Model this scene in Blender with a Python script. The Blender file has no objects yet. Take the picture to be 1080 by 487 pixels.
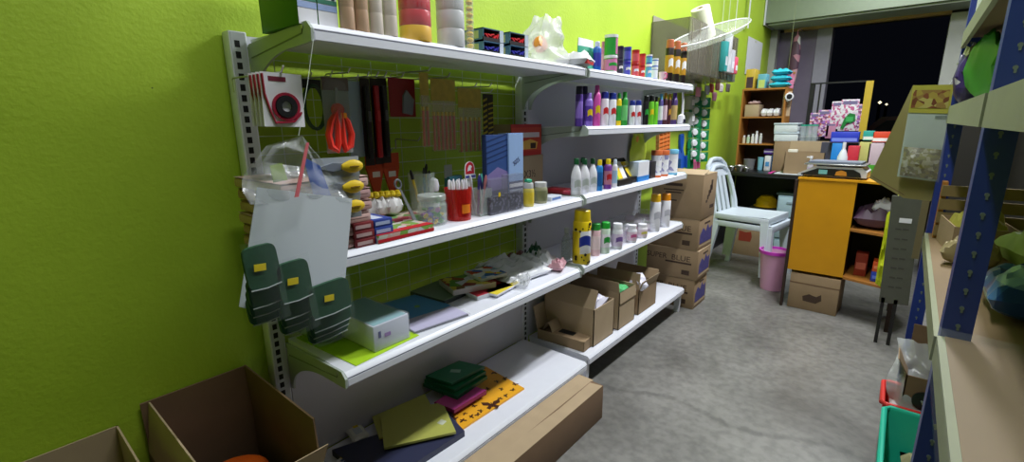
import bpy, bmesh, math, random
from mathutils import Vector, Matrix, noise
R = math.radians
PI = math.pi
rnd = random.Random(7)
scene = bpy.context.scene
col = scene.collection

# ------------------------------------------------------------ camera numbers
F, YAW, PITCH, ROLL = 492.5, .6989, .2272, -.0085
CAM = Vector((1.366, 0, 1.194))
_f = Vector((-math.sin(YAW)*math.cos(PITCH), math.cos(YAW)*math.cos(PITCH), -math.sin(PITCH)))
_r0 = Vector((math.cos(YAW), math.sin(YAW), 0)); _u0 = _r0.cross(_f)
_r = math.cos(ROLL)*_r0 + math.sin(ROLL)*_u0
_u = -math.sin(ROLL)*_r0 + math.cos(ROLL)*_u0

def P(u, v, ax, val):
    """point of the room seen at photo position u, v on the plane ax = val"""
    d = _f + (u-540)/F*_r - (v-243.5)/F*_u
    i = 'xyz'.index(ax)
    return CAM + d*((val-CAM[i])/d[i])
def pj(p):
    d = Vector(p) - CAM; w = d.dot(_f)
    return 540+F*d.dot(_r)/w, 243.5-F*d.dot(_u)/w, w
def solve(fn, target, a, b):
    fa = fn(a)-target
    for _ in range(50):
        m = (a+b)/2; fm = fn(m)-target
        if (fm > 0) == (fa > 0): a, fa = m, fm
        else: b = m
    return (a+b)/2
def fity(u, x, z): return solve(lambda y: pj((x, y, z))[0], u, .2, 6.2)
def fith(v, x, y, z): return solve(lambda h: -pj((x, y, z+h))[1], -v, 0, 1.5)

# ------------------------------------------------------------ materials
def lin(c):
    c = c/255
    return c/12.92 if c <= .04045 else ((c+.055)/1.055)**2.4
def rgb(r, g, b): return (lin(r), lin(g), lin(b), 1)
_mats = {}
def mat(name, c, rough=.5, metal=0, var=.08, scale=30, bump=0, alpha=1, coat=0, emit=0):
    if name in _mats: return _mats[name]
    m = bpy.data.materials.new(name); m.use_nodes = True; _mats[name] = m
    nt = m.node_tree; n = nt.nodes; l = nt.links
    b = n['Principled BSDF']
    co = rgb(*c)
    b.inputs['Base Color'].default_value = co
    b.inputs['Roughness'].default_value = rough
    b.inputs['Metallic'].default_value = metal
    b.inputs['Alpha'].default_value = alpha
    b.inputs['Coat Weight'].default_value = coat
    if emit:
        b.inputs['Emission Color'].default_value = co; b.inputs['Emission Strength'].default_value = emit
    if var or bump:
        tc = n.new('ShaderNodeTexCoord'); nz = n.new('ShaderNodeTexNoise')
        nz.inputs['Scale'].default_value = scale; nz.inputs['Detail'].default_value = 4
        l.new(tc.outputs['Object'], nz.inputs['Vector'])
    if var:
        mx = n.new('ShaderNodeMix'); mx.data_type = 'RGBA'
        mx.inputs['A'].default_value = tuple(x*(1-var) for x in co[:3])+(1,)
        mx.inputs['B'].default_value = tuple(min(1, x*(1+var)) for x in co[:3])+(1,)
        l.new(nz.outputs['Fac'], mx.inputs['Factor']); l.new(mx.outputs['Result'], b.inputs['Base Color'])
    if bump:
        bp = n.new('ShaderNodeBump'); bp.inputs['Strength'].default_value = bump; bp.inputs['Distance'].default_value = .002
        l.new(nz.outputs['Fac'], bp.inputs['Height']); l.new(bp.outputs['Normal'], b.inputs['Normal'])
    return m
def plain(r, g, b, rough=.45, coat=0):
    return mat('print_%d_%d_%d_%d' % (r, g, b, int(rough*100)), (r, g, b), rough, var=.05, scale=60, coat=coat)
def clear(name, c, alpha, rough=.12): return mat(name, c, rough, var=0, alpha=alpha)

def voronoi_mat(name, cols, scale, rough=.4, alpha=1, stretch=(1, 1, 1)):
    """printed packaging: cells of several colours"""
    if name in _mats: return _mats[name]
    m = bpy.data.materials.new(name); m.use_nodes = True; _mats[name] = m
    nt = m.node_tree; n = nt.nodes; l = nt.links; b = n['Principled BSDF']
    tc = n.new('ShaderNodeTexCoord'); mp = n.new('ShaderNodeMapping'); vo = n.new('ShaderNodeTexVoronoi'); cr = n.new('ShaderNodeValToRGB'); sp = n.new('ShaderNodeSeparateColor')
    mp.inputs['Scale'].default_value = stretch
    vo.inputs['Scale'].default_value = scale
    l.new(tc.outputs['Object'], mp.inputs['Vector']); l.new(mp.outputs['Vector'], vo.inputs['Vector'])
    l.new(vo.outputs['Color'], sp.inputs['Color']); l.new(sp.outputs['Red'], cr.inputs['Fac']); l.new(cr.outputs['Color'], b.inputs['Base Color'])
    cr.color_ramp.interpolation = 'CONSTANT'
    e = cr.color_ramp.elements
    while len(e) < len(cols): e.new(.5)
    for i, c in enumerate(cols): e[i].position = i/len(cols); e[i].color = rgb(*c)
    b.inputs['Roughness'].default_value = rough; b.inputs['Alpha'].default_value = alpha
    return m

def wall_mat(name, c1, c2, blocks=False):
    m = bpy.data.materials.new(name); m.use_nodes = True
    nt = m.node_tree; n = nt.nodes; l = nt.links; b = n['Principled BSDF']
    tc = n.new('ShaderNodeTexCoord')
    n1 = n.new('ShaderNodeTexNoise'); n1.inputs['Scale'].default_value = 2.2; n1.inputs['Detail'].default_value = 6; n1.inputs['Roughness'].default_value = .6
    n2 = n.new('ShaderNodeTexNoise'); n2.inputs['Scale'].default_value = 90; n2.inputs['Detail'].default_value = 3
    n3 = n.new('ShaderNodeTexVoronoi'); n3.inputs['Scale'].default_value = 9; n3.distance = 'EUCLIDEAN'
    for q in (n1, n2, n3): l.new(tc.outputs['Object'], q.inputs['Vector'])
    mx = n.new('ShaderNodeMix'); mx.data_type = 'RGBA'
    mx.inputs['A'].default_value = rgb(*c1); mx.inputs['B'].default_value = rgb(*c2)
    rp = n.new('ShaderNodeMapRange'); rp.inputs['From Min'].default_value = .35; rp.inputs['From Max'].default_value = .65
    l.new(n1.outputs['Fac'], rp.inputs['Value']); l.new(rp.outputs['Result'], mx.inputs['Factor'])
    sp = n.new('ShaderNodeMapRange'); sp.inputs['From Min'].default_value = .012; sp.inputs['From Max'].default_value = .02   # small dark scuffs
    l.new(n3.outputs['Distance'], sp.inputs['Value'])
    m2 = n.new('ShaderNodeMix'); m2.data_type = 'RGBA'; m2.inputs['A'].default_value = rgb(70, 95, 30)
    l.new(sp.outputs['Result'], m2.inputs['Factor']); l.new(mx.outputs['Result'], m2.inputs['B'])
    l.new(m2.outputs['Result'], b.inputs['Base Color'])
    bp = n.new('ShaderNodeBump'); bp.inputs['Strength'].default_value = .5; bp.inputs['Distance'].default_value = .0025
    ad = n.new('ShaderNodeMath'); ad.operation = 'ADD'; l.new(n2.outputs['Fac'], ad.inputs[0]); l.new(n1.outputs['Fac'], ad.inputs[1])
    l.new(ad.outputs[0], bp.inputs['Height']); l.new(bp.outputs['Normal'], b.inputs['Normal'])
    b.inputs['Roughness'].default_value = .55
    return m
_p, _q = P(640, 404, 'z', 0), P(830, 462, 'z', 0)
STX = (_p.y-_p.x*(_q.y-_p.y)/(_q.x-_p.x), (_q.y-_p.y)/(_q.x-_p.x))
def floor_mat():
    m = bpy.data.materials.new('polished_concrete'); m.use_nodes = True
    nt = m.node_tree; n = nt.nodes; l = nt.links; b = n['Principled BSDF']
    tc = n.new('ShaderNodeTexCoord')
    n1 = n.new('ShaderNodeTexNoise'); n1.inputs['Scale'].default_value = 1.7; n1.inputs['Detail'].default_value = 9; n1.inputs['Roughness'].default_value = .62; n1.inputs['Distortion'].default_value = .6
    n2 = n.new('ShaderNodeTexNoise'); n2.inputs['Scale'].default_value = 28; n2.inputs['Detail'].default_value = 5
    for q in (n1, n2): l.new(tc.outputs['Object'], q.inputs['Vector'])
    cr = n.new('ShaderNodeValToRGB'); e = cr.color_ramp.elements
    e[0].position = .3; e[0].color = rgb(92, 91, 88); e[1].position = .7; e[1].color = rgb(142, 140, 136)
    l.new(n1.outputs['Fac'], cr.inputs['Fac'])
    c2 = n.new('ShaderNodeValToRGB'); e = c2.color_ramp.elements
    e[0].position = .35; e[0].color = (.78, .78, .78, 1); e[1].position = .6; e[1].color = (1.05, 1.05, 1.05, 1)
    l.new(n2.outputs['Fac'], c2.inputs['Fac'])
    mx = n.new('ShaderNodeMix'); mx.data_type = 'RGBA'; mx.blend_type = 'MULTIPLY'; mx.inputs['Factor'].default_value = 1
    l.new(cr.outputs['Color'], mx.inputs['A']); l.new(c2.outputs['Color'], mx.inputs['B'])
    # long wandering damp mark across the slab
    sx = n.new('ShaderNodeSeparateXYZ'); l.new(tc.outputs['Object'], sx.inputs[0])
    def mth(op, a, b2=None):
        q = n.new('ShaderNodeMath'); q.operation = op
        for i_, v_ in enumerate((a, b2)):
            if v_ is None: continue
            if isinstance(v_, (int, float)): q.inputs[i_].default_value = v_
            else: l.new(v_, q.inputs[i_])
        return q.outputs[0]
    line = mth('ADD', mth('MULTIPLY', sx.outputs['X'], STX[1]), STX[0])
    line = mth('ADD', line, mth('MULTIPLY', mth('SINE', mth('MULTIPLY', sx.outputs['X'], 11.)), .035))
    d_ = mth('ABSOLUTE', mth('SUBTRACT', sx.outputs['Y'], line))
    d_ = mth('ADD', d_, mth('MULTIPLY', mth('SUBTRACT', n2.outputs['Fac'], .5), .03))
    mr = n.new('ShaderNodeMapRange'); mr.inputs['From Min'].default_value = .0; mr.inputs['From Max'].default_value = .028; mr.inputs['To Min'].default_value = .72; mr.inputs['To Max'].default_value = 1
    l.new(d_, mr.inputs['Value'])
    m3 = n.new('ShaderNodeMix'); m3.data_type = 'RGBA'; m3.blend_type = 'MULTIPLY'; m3.inputs['Factor'].default_value = 1
    l.new(mx.outputs['Result'], m3.inputs['A']); l.new(mr.outputs['Result'], m3.inputs['B']); l.new(m3.outputs['Result'], b.inputs['Base Color'])
    rr = n.new('ShaderNodeMapRange'); rr.inputs['To Min'].default_value = .28; rr.inputs['To Max'].default_value = .5
    l.new(n1.outputs['Fac'], rr.inputs['Value']); l.new(rr.outputs['Result'], b.inputs['Roughness'])
    return m

WHITE = mat('white_powder_coat', (226, 228, 238), .35, var=.03)
GREYW = mat('grey_powder_coat', (176, 186, 178), .4, var=.04)
PANEL = mat('shelf_back_panel', (206, 206, 216), .5, var=.04, scale=6)
BLACK = mat('black_plastic', (22, 22, 24), .4)
DARK = mat('dark_slot', (10, 10, 12), .8, var=0)
CARD = mat('corrugated_cardboard', (152, 128, 98), .85, var=.12, scale=14, bump=.3)
CARDD = mat('darker_cardboard', (120, 94, 70), .85, var=.12, scale=14, bump=.3)
CARDL = mat('pale_cardboard', (176, 154, 124), .85, var=.1, scale=14, bump=.3)
WIREM = mat('wire_coating', (206, 220, 190), .5, var=0)
CHROME = mat('zinc_wire', (190, 190, 190), .3, .9, var=0)
CLEAR = clear('clear_film', (225, 230, 232), .16, .1)
CLEAR2 = clear('cloudy_film', (225, 228, 230), .4, .2)
CLEARP = clear('clear_hard_plastic', (215, 225, 222), .3, .08)
PAPER = mat('white_paper', (212, 220, 228), .7, var=.03, scale=5)
LIME = plain(170, 210, 40)
WOOD = mat('varnished_board', (170, 112, 48), .5, var=.15, scale=8)
BLUE = mat('blue_enamel', (38, 58, 140), .4, var=.12, scale=14)
ORANGE = mat('ochre_laminate', (214, 150, 12), .4, var=.08, scale=10)

# ------------------------------------------------------------ mesh builder
class B:
    def __init__(s): s.bm = bmesh.new(); s.mats = []
    def mi(s, m):
        if m not in s.mats: s.mats.append(m)
        return s.mats.index(m)
    def faces(s, pts, fcs, m, M=None):
        i = s.mi(m); vs = [s.bm.verts.new(M @ Vector(p) if M else Vector(p)) for p in pts]
        for f in fcs:
            try: s.bm.faces.new([vs[k] for k in f]).material_index = i
            except ValueError: pass
        return s
    def box(s, lo, hi, m, M=None, bev=0):
        a, b = Vector(lo), Vector(hi)
        if bev:
            t = bmesh.new(); bmesh.ops.create_cube(t, size=1)
            for v in t.verts: v.co = Vector([(a[k]+b[k])/2+v.co[k]*(b[k]-a[k]) for k in range(3)])
            bmesh.ops.bevel(t, geom=t.edges[:], offset=bev, segments=2, affect='EDGES', profile=.5)
            pts = [v.co.copy() for v in t.verts]; t.verts.index_update(); fc = [[v.index for v in f.verts] for f in t.faces]; t.free()
            return s.faces(pts, fc, m, M)
        p = [(x, y, z) for x in (a.x, b.x) for y in (a.y, b.y) for z in (a.z, b.z)]
        return s.faces(p, [(0, 1, 3, 2), (4, 6, 7, 5), (0, 4, 5, 1), (2, 3, 7, 6), (0, 2, 6, 4), (1, 5, 7, 3)], m, M)
    def lathe(s, prof, m, seg=20, M=None, sx=1, sy=1):
        """prof: (r, z[, material])"""
        rings = []
        for q in prof:
            if q[0] < 1e-6: rings.append([s.bm.verts.new((M @ Vector((0, 0, q[1]))) if M else (0, 0, q[1]))])
            else:
                ring = []
                for k in range(seg):
                    a = 2*PI*k/seg; p = Vector((q[0]*math.cos(a)*sx, q[0]*math.sin(a)*sy, q[1]))
                    ring.append(s.bm.verts.new(M @ p if M else p))
                rings.append(ring)
        for i in range(len(prof)-1):
            mm = prof[i+1][2] if len(prof[i+1]) > 2 else m
            k0 = s.mi(mm); A, C = rings[i], rings[i+1]
            for k in range(seg):
                j = (k+1) % seg
                if len(A) == 1 and len(C) == 1: continue
                if len(A) == 1: f = [A[0], C[j], C[k]][::-1]
                elif len(C) == 1: f = [A[k], A[j], C[0]]
                else: f = [A[k], A[j], C[j], C[k]]
                s.bm.faces.new(f).material_index = k0
        return s
    def cyl(s, c, r, h, m, seg=18, M=None, r2=None):
        T = Matrix.Translation(c); T = M @ T if M else T
        r2 = r if r2 is None else r2
        return s.lathe([(0, 0), (r, 0), (r2, h), (0, h)], m, seg, T)
    def tube(s, pts, r, m, seg=8, closed=False):
        pts = [Vector(p) for p in pts]; n = len(pts); rings = []; i0 = s.mi(m)
        prev = None
        for i, p in enumerate(pts):
            if closed: t = (pts[(i+1) % n]-pts[i-1])
            else: t = pts[min(i+1, n-1)]-pts[max(i-1, 0)]
            t.normalize()
            if prev is None: a = t.orthogonal().normalized()
            else: a = (prev - t*prev.dot(t)).normalized()
            prev = a; b = t.cross(a)
            rings.append([s.bm.verts.new(p+r*(math.cos(2*PI*k/seg)*a+math.sin(2*PI*k/seg)*b)) for k in range(seg)])
        for i in range(n if closed else n-1):
            A, C = rings[i], rings[(i+1) % n]
            for k in range(seg):
                j = (k+1) % seg; s.bm.faces.new([A[k], A[j], C[j], C[k]]).material_index = i0
        if not closed:
            s.bm.faces.new(rings[0][::-1]).material_index = i0; s.bm.faces.new(rings[-1]).material_index = i0
        return s
    def prism(s, poly, axis, a, b, m, M=None):
        """poly in the two other axes (cyclic order kept), extruded from a to b on axis"""
        def mk(p, w):
            if axis == 'x': return (w, p[0], p[1])
            if axis == 'y': return (p[0], w, p[1])
            return (p[0], p[1], w)
        n = len(poly); pts = [mk(p, a) for p in poly]+[mk(p, b) for p in poly]
        fc = [list(range(n))[::-1], list(range(n, 2*n))]+[(i, (i+1) % n, n+(i+1) % n, n+i) for i in range(n)]
        return s.faces(pts, fc, m, M)
    def grid(s, fn, nu, nv, m, M=None, mf=None):
        vs = [[s.bm.verts.new((M @ Vector(fn(i/nu, j/nv))) if M else fn(i/nu, j/nv)) for j in range(nv+1)] for i in range(nu+1)]
        for i in range(nu):
            for j in range(nv):
                mm = mf((i+.5)/nu, (j+.5)/nv) if mf else m
                s.bm.faces.new([vs[i][j], vs[i+1][j], vs[i+1][j+1], vs[i][j+1]]).material_index = s.mi(mm)
        return s
    def pillow(s, w, d, t, m, n=10, wr=.15, seed=0, M=None, m2=None, power=.35, z0=0):
        """filled flat bag lying in xy, thickness t"""
        def side(sg):
            def f(u, v):
                e = max(0, 16*u*(1-u)*v*(1-v))**power
                nn = noise.noise(Vector((u*6+seed, v*6, sg*3+seed)))
                x = (u-.5)*w*(1+.03*math.sin(v*9+seed)); y = (v-.5)*d*(1+.03*math.sin(u*8+seed))
                return (x, y, z0+t/2+sg*t/2*e*(1+wr*nn*2) if sg > 0 else z0+t/2-t/2*e)
            return f
        s.grid(side(1), n, n, m2 or m, M); s.grid(side(-1), n, n, m, M)
        return s

def link(o, parent=None):
    col.objects.link(o)
    if parent: o.parent = parent
    return o
def meshobj(name, b, parent=None, loc=(0, 0, 0), rz=0, smooth=30):
    bmesh.ops.remove_doubles(b.bm, verts=b.bm.verts[:], dist=1e-6)
    bmesh.ops.recalc_face_normals(b.bm, faces=b.bm.faces[:])
    me = bpy.data.meshes.new(name); b.bm.to_mesh(me); b.bm.free()
    for m in b.mats: me.materials.append(m)
    me.polygons.foreach_set('use_smooth', [True]*len(me.polygons))
    me.set_sharp_from_angle(angle=R(smooth))
    o = bpy.data.objects.new(name, me); o.location = loc; o.rotation_euler = (0, 0, rz)
    return link(o, parent)
def tag(o, label, cat, group=None):
    o['label'] = label; o['category'] = cat
    if group: o['group'] = group
    return o
def thing(name, label, cat, loc=(0, 0, 0), rz=0, group=None, rot=None):
    o = bpy.data.objects.new(name, None); o.empty_display_size = .05
    o.location = loc; o.rotation_euler = rot if rot else (0, 0, rz); col.objects.link(o)
    return tag(o, label, cat, group)
def part(name, b, parent, label=None, loc=(0, 0, 0), rot=None):
    o = meshobj(name, b, parent, loc)
    if rot: o.rotation_euler = rot
    if label: o['label'] = label
    return o
def solo(name, b, label, cat, loc=(0, 0, 0), rz=0, group=None, rot=None):
    o = meshobj(name, b, None, loc, rz)
    if rot: o.rotation_euler = rot
    return tag(o, label, cat, group)
def struct(name, b):
    o = meshobj(name, b); o['kind'] = 'structure'; return o
def text(txt, size, m, parent, loc, rot, name='lettering', ext=.0004, sx=1):
    cu = bpy.data.curves.new(name, 'FONT'); cu.body = txt; cu.size = size; cu.extrude = ext; cu.align_x = 'CENTER'; cu.align_y = 'CENTER'
    o0 = bpy.data.objects.new(name+'_tmp', cu); col.objects.link(o0)
    dg = bpy.context.evaluated_depsgraph_get(); me = bpy.data.meshes.new_from_object(o0.evaluated_get(dg))
    bpy.data.objects.remove(o0); me.materials.clear(); me.materials.append(m)
    o = bpy.data.objects.new(name, me); o.location = loc; o.rotation_euler = rot; o.scale = (sx, 1, 1)
    return link(o, parent)
FX = (R(90), 0, R(90))      # lettering on a face looking along +x
FY = (R(90), 0, 0)          # lettering on a face looking along -y

# ------------------------------------------------------------ room
LIMEW = wall_mat('lime_wall_paint', (166, 196, 48), (178, 208, 56))
PLAINW = wall_mat('plain_wall_paint', (40, 37, 32), (48, 44, 38))
PURP = wall_mat('grey_purple_paint', (104, 94, 118), (116, 104, 130))
OLIVE = wall_mat('grey_pillar_paint', (176, 178, 176), (190, 190, 188))
CEIL = wall_mat('ceiling_paint', (200, 200, 196), (212, 212, 208))
FL = floor_mat()
HZ = 3.0; YB = 6.3; XR = 2.1; YF = -1.6
struct('floor', B().box((-.15, YF-.15, -.1), (XR+.15, YB+.2, 0), FL))
struct('ceiling', B().box((-.15, YF-.15, HZ), (XR+.15, YB+.2, HZ+.1), CEIL))
struct('wall_left', B().box((-.15, YF-.15, 0), (0, YB+.2, HZ), LIMEW))
struct('wall_right', B().box((XR, YF-.15, 0), (XR+.15, YB+.2, HZ), PLAINW))
struct('wall_front', B().box((0, YF-.15, 0), (XR, YF, HZ), LIMEW))
b = B(); b.box((0, YB, 0), (.44, YB+.12, 2.16), PURP)
b.box((0, YB, 2.16), (XR, YB+.12, HZ), PLAINW); b.box((1.64, YB, 0), (XR, YB+.12, 2.16), PLAINW)
struct('wall_back', b)
struct('trim_1', B().box((.44, YB-.03, 0), (.575, YB+.14, 2.155), mat('grey_violet_pillar', (150, 146, 165), .6)))
struct('trim_2', B().box((1.50, YB-.08, 0), (1.64, YB+.14, 2.155), OLIVE))
struct('trim_3', B().box((.12, YB-.06, 2.155), (1.50, YB-.001, 2.20), mat('tan_lintel', (176, 140, 96), .6)))
struct('trim_4', B().box((.001, YB-.12, 0), (.07, YB-.001, 2.2), OLIVE))
struct('floor_outside', B().box((-6, YB+.2, -.12), (8, 26, -.1), mat('night_asphalt', (40, 40, 44), .8)))
# roller shutter housing above the opening
t = thing('roller_shutter', 'grey green rolled shutter drum above the dark street opening', 'shutter', (.84, YB-.25, 2.2))
SH = mat('shutter_paint', (128, 140, 120), .45, var=.05)
part('housing', B().prism([(-.25, .0), (-.25, .34), (-.2, .42), (.24, .42), (.24, 0.02), (.2, 0)], 'x', -.82, .95, SH), t)
part('end_plate', B().box((-.835, -.27, -.02), (-.822, .24, .44), WHITE, bev=.002), t, 'white end plate')
part('bottom_rail', B().box((-.80, -.2, -.018), (.93, .2, -.001), GREYW), t)
# tiny lamps of the street outside
for (u, v, s) in ((928, 108, .05), (935, 110, .035)):
    p = P(u, v, 'y', 18)
    t = thing('street_lamp', 'distant street light seen small in the night, %s of two' % ('left' if u == 928 else 'right'), 'street lamp', (p.x, p.y, -.1), group='distant street lights')
    part('pole', B().cyl((0, 0, 0), .04, p.z+.1-.05, BLACK, 8), t)
    part('lamp_head', B().lathe([(0, -s), (s, 0), (0, s)], mat('street_lamp_glow', (255, 240, 200), .5, var=0, emit=1.5), 10, Matrix.Translation((0, 0, p.z+.1))), t)
p = P(938, 128, 'y', 12)
t = thing('parked_car', 'dim dark red parked car outside in the night', 'car', (p.x+.6, 12, -.1))
RED0 = mat('dark_red_paint', (120, 20, 24), .3, coat=.5)
part('body', B().prism([(-2.0, .25), (-2.05, .6), (-1.9, .8), (-1.1, .9), (-.7, 1.35), (.8, 1.38), (1.3, .95), (1.95, .85), (2.05, .5), (1.95, .25)], 'y', -.8, .8, RED0), t)
part('window_glass', B().prism([(-.98, .93), (-.62, 1.28), (.72, 1.3), (1.12, .96)], 'y', -.81, .81, BLACK), t)
for x in (-1.25, 1.25):
    for y in (-.8, .62):
        part('wheel', B().lathe([(0, 0), (.3, 0), (.32, .05), (.32, .16), (.3, .18), (0, .18)], BLACK, 18, Matrix.Translation((x, y, .32)) @ Matrix.Rotation(R(-90), 4, 'X')), t)

# ------------------------------------------------------------ gondola shelving
D1, D2, DB1, DB2 = .362, .350, .408, .392
Z5, Z4, Z3, Z2, Z1 = 1.405, 1.178, .892, .583, .161
LIP = .036
def shelf(root, y0, y1, D, z, base=False, slant=0.0):
    b = B()
    b.prism([(.045, z-.018), (.045, z), (D-.012, z), (D-.004, z-.006), (D, z-.011), (D, z-LIP), (D-.006, z-LIP), (D-.012, z-.018)], 'y', y0, y1, WHITE)
    s = part('shelf_board' if not base else 'base_shelf', b, root)
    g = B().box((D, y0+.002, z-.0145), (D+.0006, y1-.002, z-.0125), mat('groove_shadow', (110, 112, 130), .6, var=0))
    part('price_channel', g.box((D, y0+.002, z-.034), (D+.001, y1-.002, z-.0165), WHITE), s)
    return s
def bracket(root, y, D, z, t=.003):
    n = 12; low = []
    for k in range(n+1):
        a = PI/2*k/n
        low.append((.06+.22*(1-math.cos(a)), z-.155+.113*math.sin(a)))
    poly = [(.045, z-.155)]+low+[(D-.03, z-.040), (D+.002, z-.038), (D+.004, z-.012), (D-.012, z+.004), (D-.03, z+.004), (.045, z-.012)]
    b = B().prism(poly, 'y', y-t, y+t, GREYW)
    # pressed rib along the plate
    b.tube([(.06, y-t, z-.045), (D-.035, y-t, z-.018), (D-.03, y-t, z-.004)], .0018, mat('bracket_rib', (120, 130, 118), .5, var=0), 6)
    b.cyl((0, 0, 0), .004, .002, CHROME, 10, Matrix.Translation((D-.03, y-t-.0002, z-.006)) @ Matrix.Rotation(R(90), 4, 'X'))
    return part('bracket', b, root)
def post(root, y0, y1, z1):
    b = B()
    b.box((.004, y0, .02), (.046, y1, z1), WHITE, bev=.002)
    b.box((.046, y0+.004, .02), (.0475, y1-.004, z1-.003), mat('post_face', (196, 200, 205), .4, var=.03))
    z = .1; ym = (y0+y1)/2-.004
    while z < z1-.02:
        b.box((.0475, ym-.006, z), (.0482, ym+.006, z+.016), DARK); z += .0262
    b.box((.006, y0-.002, 0), (.05, y1+.002, .02), GREYW)
    return part('upright_post', b, root)
def back_panel(root, y0, y1, z0, z1):
    b = B().box((.022, y0, z0), (.04, y1, z1), PANEL)
    return part('back_panel', b, root)
def foot(root, y, D, z):
    b = B().prism([(.05, 0), (.05, z-.02), (D-.015, z-.02), (D-.015, z-.1), (D-.02, 0), (D-.05, 0), (D-.05, z-.07), (.09, z-.07), (.09, 0)], 'y', y-.012, y+.012, WHITE)
    return part('base_foot', b, root)
YA, YM, YE = .526, 1.678, 2.878

g1 = thing('shelving_unit', 'white metal shelving bay on lime wall, nearest, with wire mesh back', 'shelf', (0, 0, 0))
post(g1, .494, .536, 1.422); post(g1, YM-.030, YM+.012, 1.422)
for z, D in ((Z5, D1), (Z3, D1), (Z2, D1)):
    shelf(g1, .545, YM-.032, D, z); bracket(g1, .540, D, z); bracket(g1, YM-.028, D, z)
shelf(g1, .545, YM-.03, DB1, Z1, True)
foot(g1, .56, DB1, Z1); foot(g1, YM-.045, DB1, Z1)
back_panel(g1, .54, YM-.032, Z1, .545)
part('top_rail', B().box((.01, .536, 1.392), (.03, YM-.03, 1.415), WHITE), g1)
wm = B()
y = .604
while y < YM-.04: wm.tube([(.03, y, .59), (.03, y, 1.385)], .0013, WIREM, 5); y += .1
z = .62
while z < 1.385: wm.tube([(.033, .54, z), (.033, YM-.034, z)], .0013, WIREM, 5); z += .0495
part('wire_mesh', wm, g1, 'pale wire grid panel')

g2 = thing('shelving_unit', 'white metal shelving bay with solid white back, farther along lime wall', 'shelf', (0, 0, 0))
post(g2, YE-.012, YE+.030, 1.422)
for z in (Z5, Z4, Z3, Z2):
    shelf(g2, YM+.018, YE-.016, D2, z); bracket(g2, YM+.0165, D2, z); bracket(g2, YE-.014, D2, z)
shelf(g2, YM+.018, YE-.016, DB2, Z1, True); foot(g2, YM+.03, DB2, Z1); foot(g2, YE-.03, DB2, Z1)
back_panel(g2, YM+.014, YE-.014, Z1, 1.39)

# ------------------------------------------------------------ blue slotted rack on the right
t = thing('storage_rack', 'blue slotted steel storage rack along the right side', 'rack', (0, 0, 0))
RX0, RX1 = 1.455, 1.98
def rpost(x, y, sx, h=2.1):
    b = B()
    b.box((x, y, 0), (x+.040*sx, y+.003, h), BLUE); b.box((x, y+.003, 0), (x+.003*sx, y+.04, h), BLUE)
    z = .05
    KH = mat('slot_light', (112, 124, 124), .6, var=0)
    while z < h-.05:
        cx = x+.02*sx
        b.cyl((0, 0, 0), .0034, .0012, KH, 10, Matrix.Translation((cx, y-.0001, z)) @ Matrix.Rotation(R(90), 4, 'X'))
        b.box((cx-.0012, y-.0012, z-.008), (cx+.002, y, z), KH)
        z += .033
    o = part('upright_post', b, t)
    part('foot_plate', B().box((x-.002 if sx > 0 else x-.05, y-.002, 0), (x+.05 if sx > 0 else x+.002, y+.045, .004), BLACK), o)
for y in (-.32, 1.08, 2.2):
    rpost(RX0, y, 1); rpost(RX1, y, -1)
PLY = mat('raw_board', (124, 102, 72), .7, var=.14, scale=7)
BEAM = mat('pale_green_board_edge', (134, 138, 108), .6, var=.1, scale=20)
def rshelf(y0, y1, z, th=.05, m=PLY, ins=0):
    b = B().box((RX0+.006+ins, y0, z-.02), (RX1-.006, y1, z), m)
    s = part('shelf_board', b, t)
    part('edge_beam', B().box((RX0-.004+ins*1.1, y0, z-th), (RX0+.006+ins, y1, z-.001), BEAM).box((RX1-.006, y0, z-th), (RX1-.001, y1, z-.001), BEAM), s)
    return s
near_low = rshelf(-.28, 1.075, .82)
rshelf(1.125, 2.195, .80)
rshelf(1.125, 2.195, 1.237, .056, mat('pale_wrapped_board', (170, 174, 140), .5, var=.1))
rshelf(-.28, 1.075, 1.237, .056, mat('pale_wrapped_board', (170, 174, 140), .5, var=.1))
rshelf(1.125, 2.195, 1.47)
# plastic film around the near low board
def film(u, v):
    y = -.2+u*1.285; a = v
    x = RX0-.008+a*.5
    nz = noise.noise(Vector((x*9, y*7, 3)))*.007
    return (x, y, .829+nz)
FILMR = clear('rack_film', (210, 214, 210), .08, .1)
fb = B().grid(film, 40, 18, FILMR)
fb.grid(lambda u, v: (RX0-.008-.004*math.sin(v*3)+.002*noise.noise(Vector((u*40, v*4, 1))), -.2+u*1.285, .829-.06*v), 40, 4, FILMR)
part('plastic_film', fb, near_low, 'clear plastic film over the board')

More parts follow.
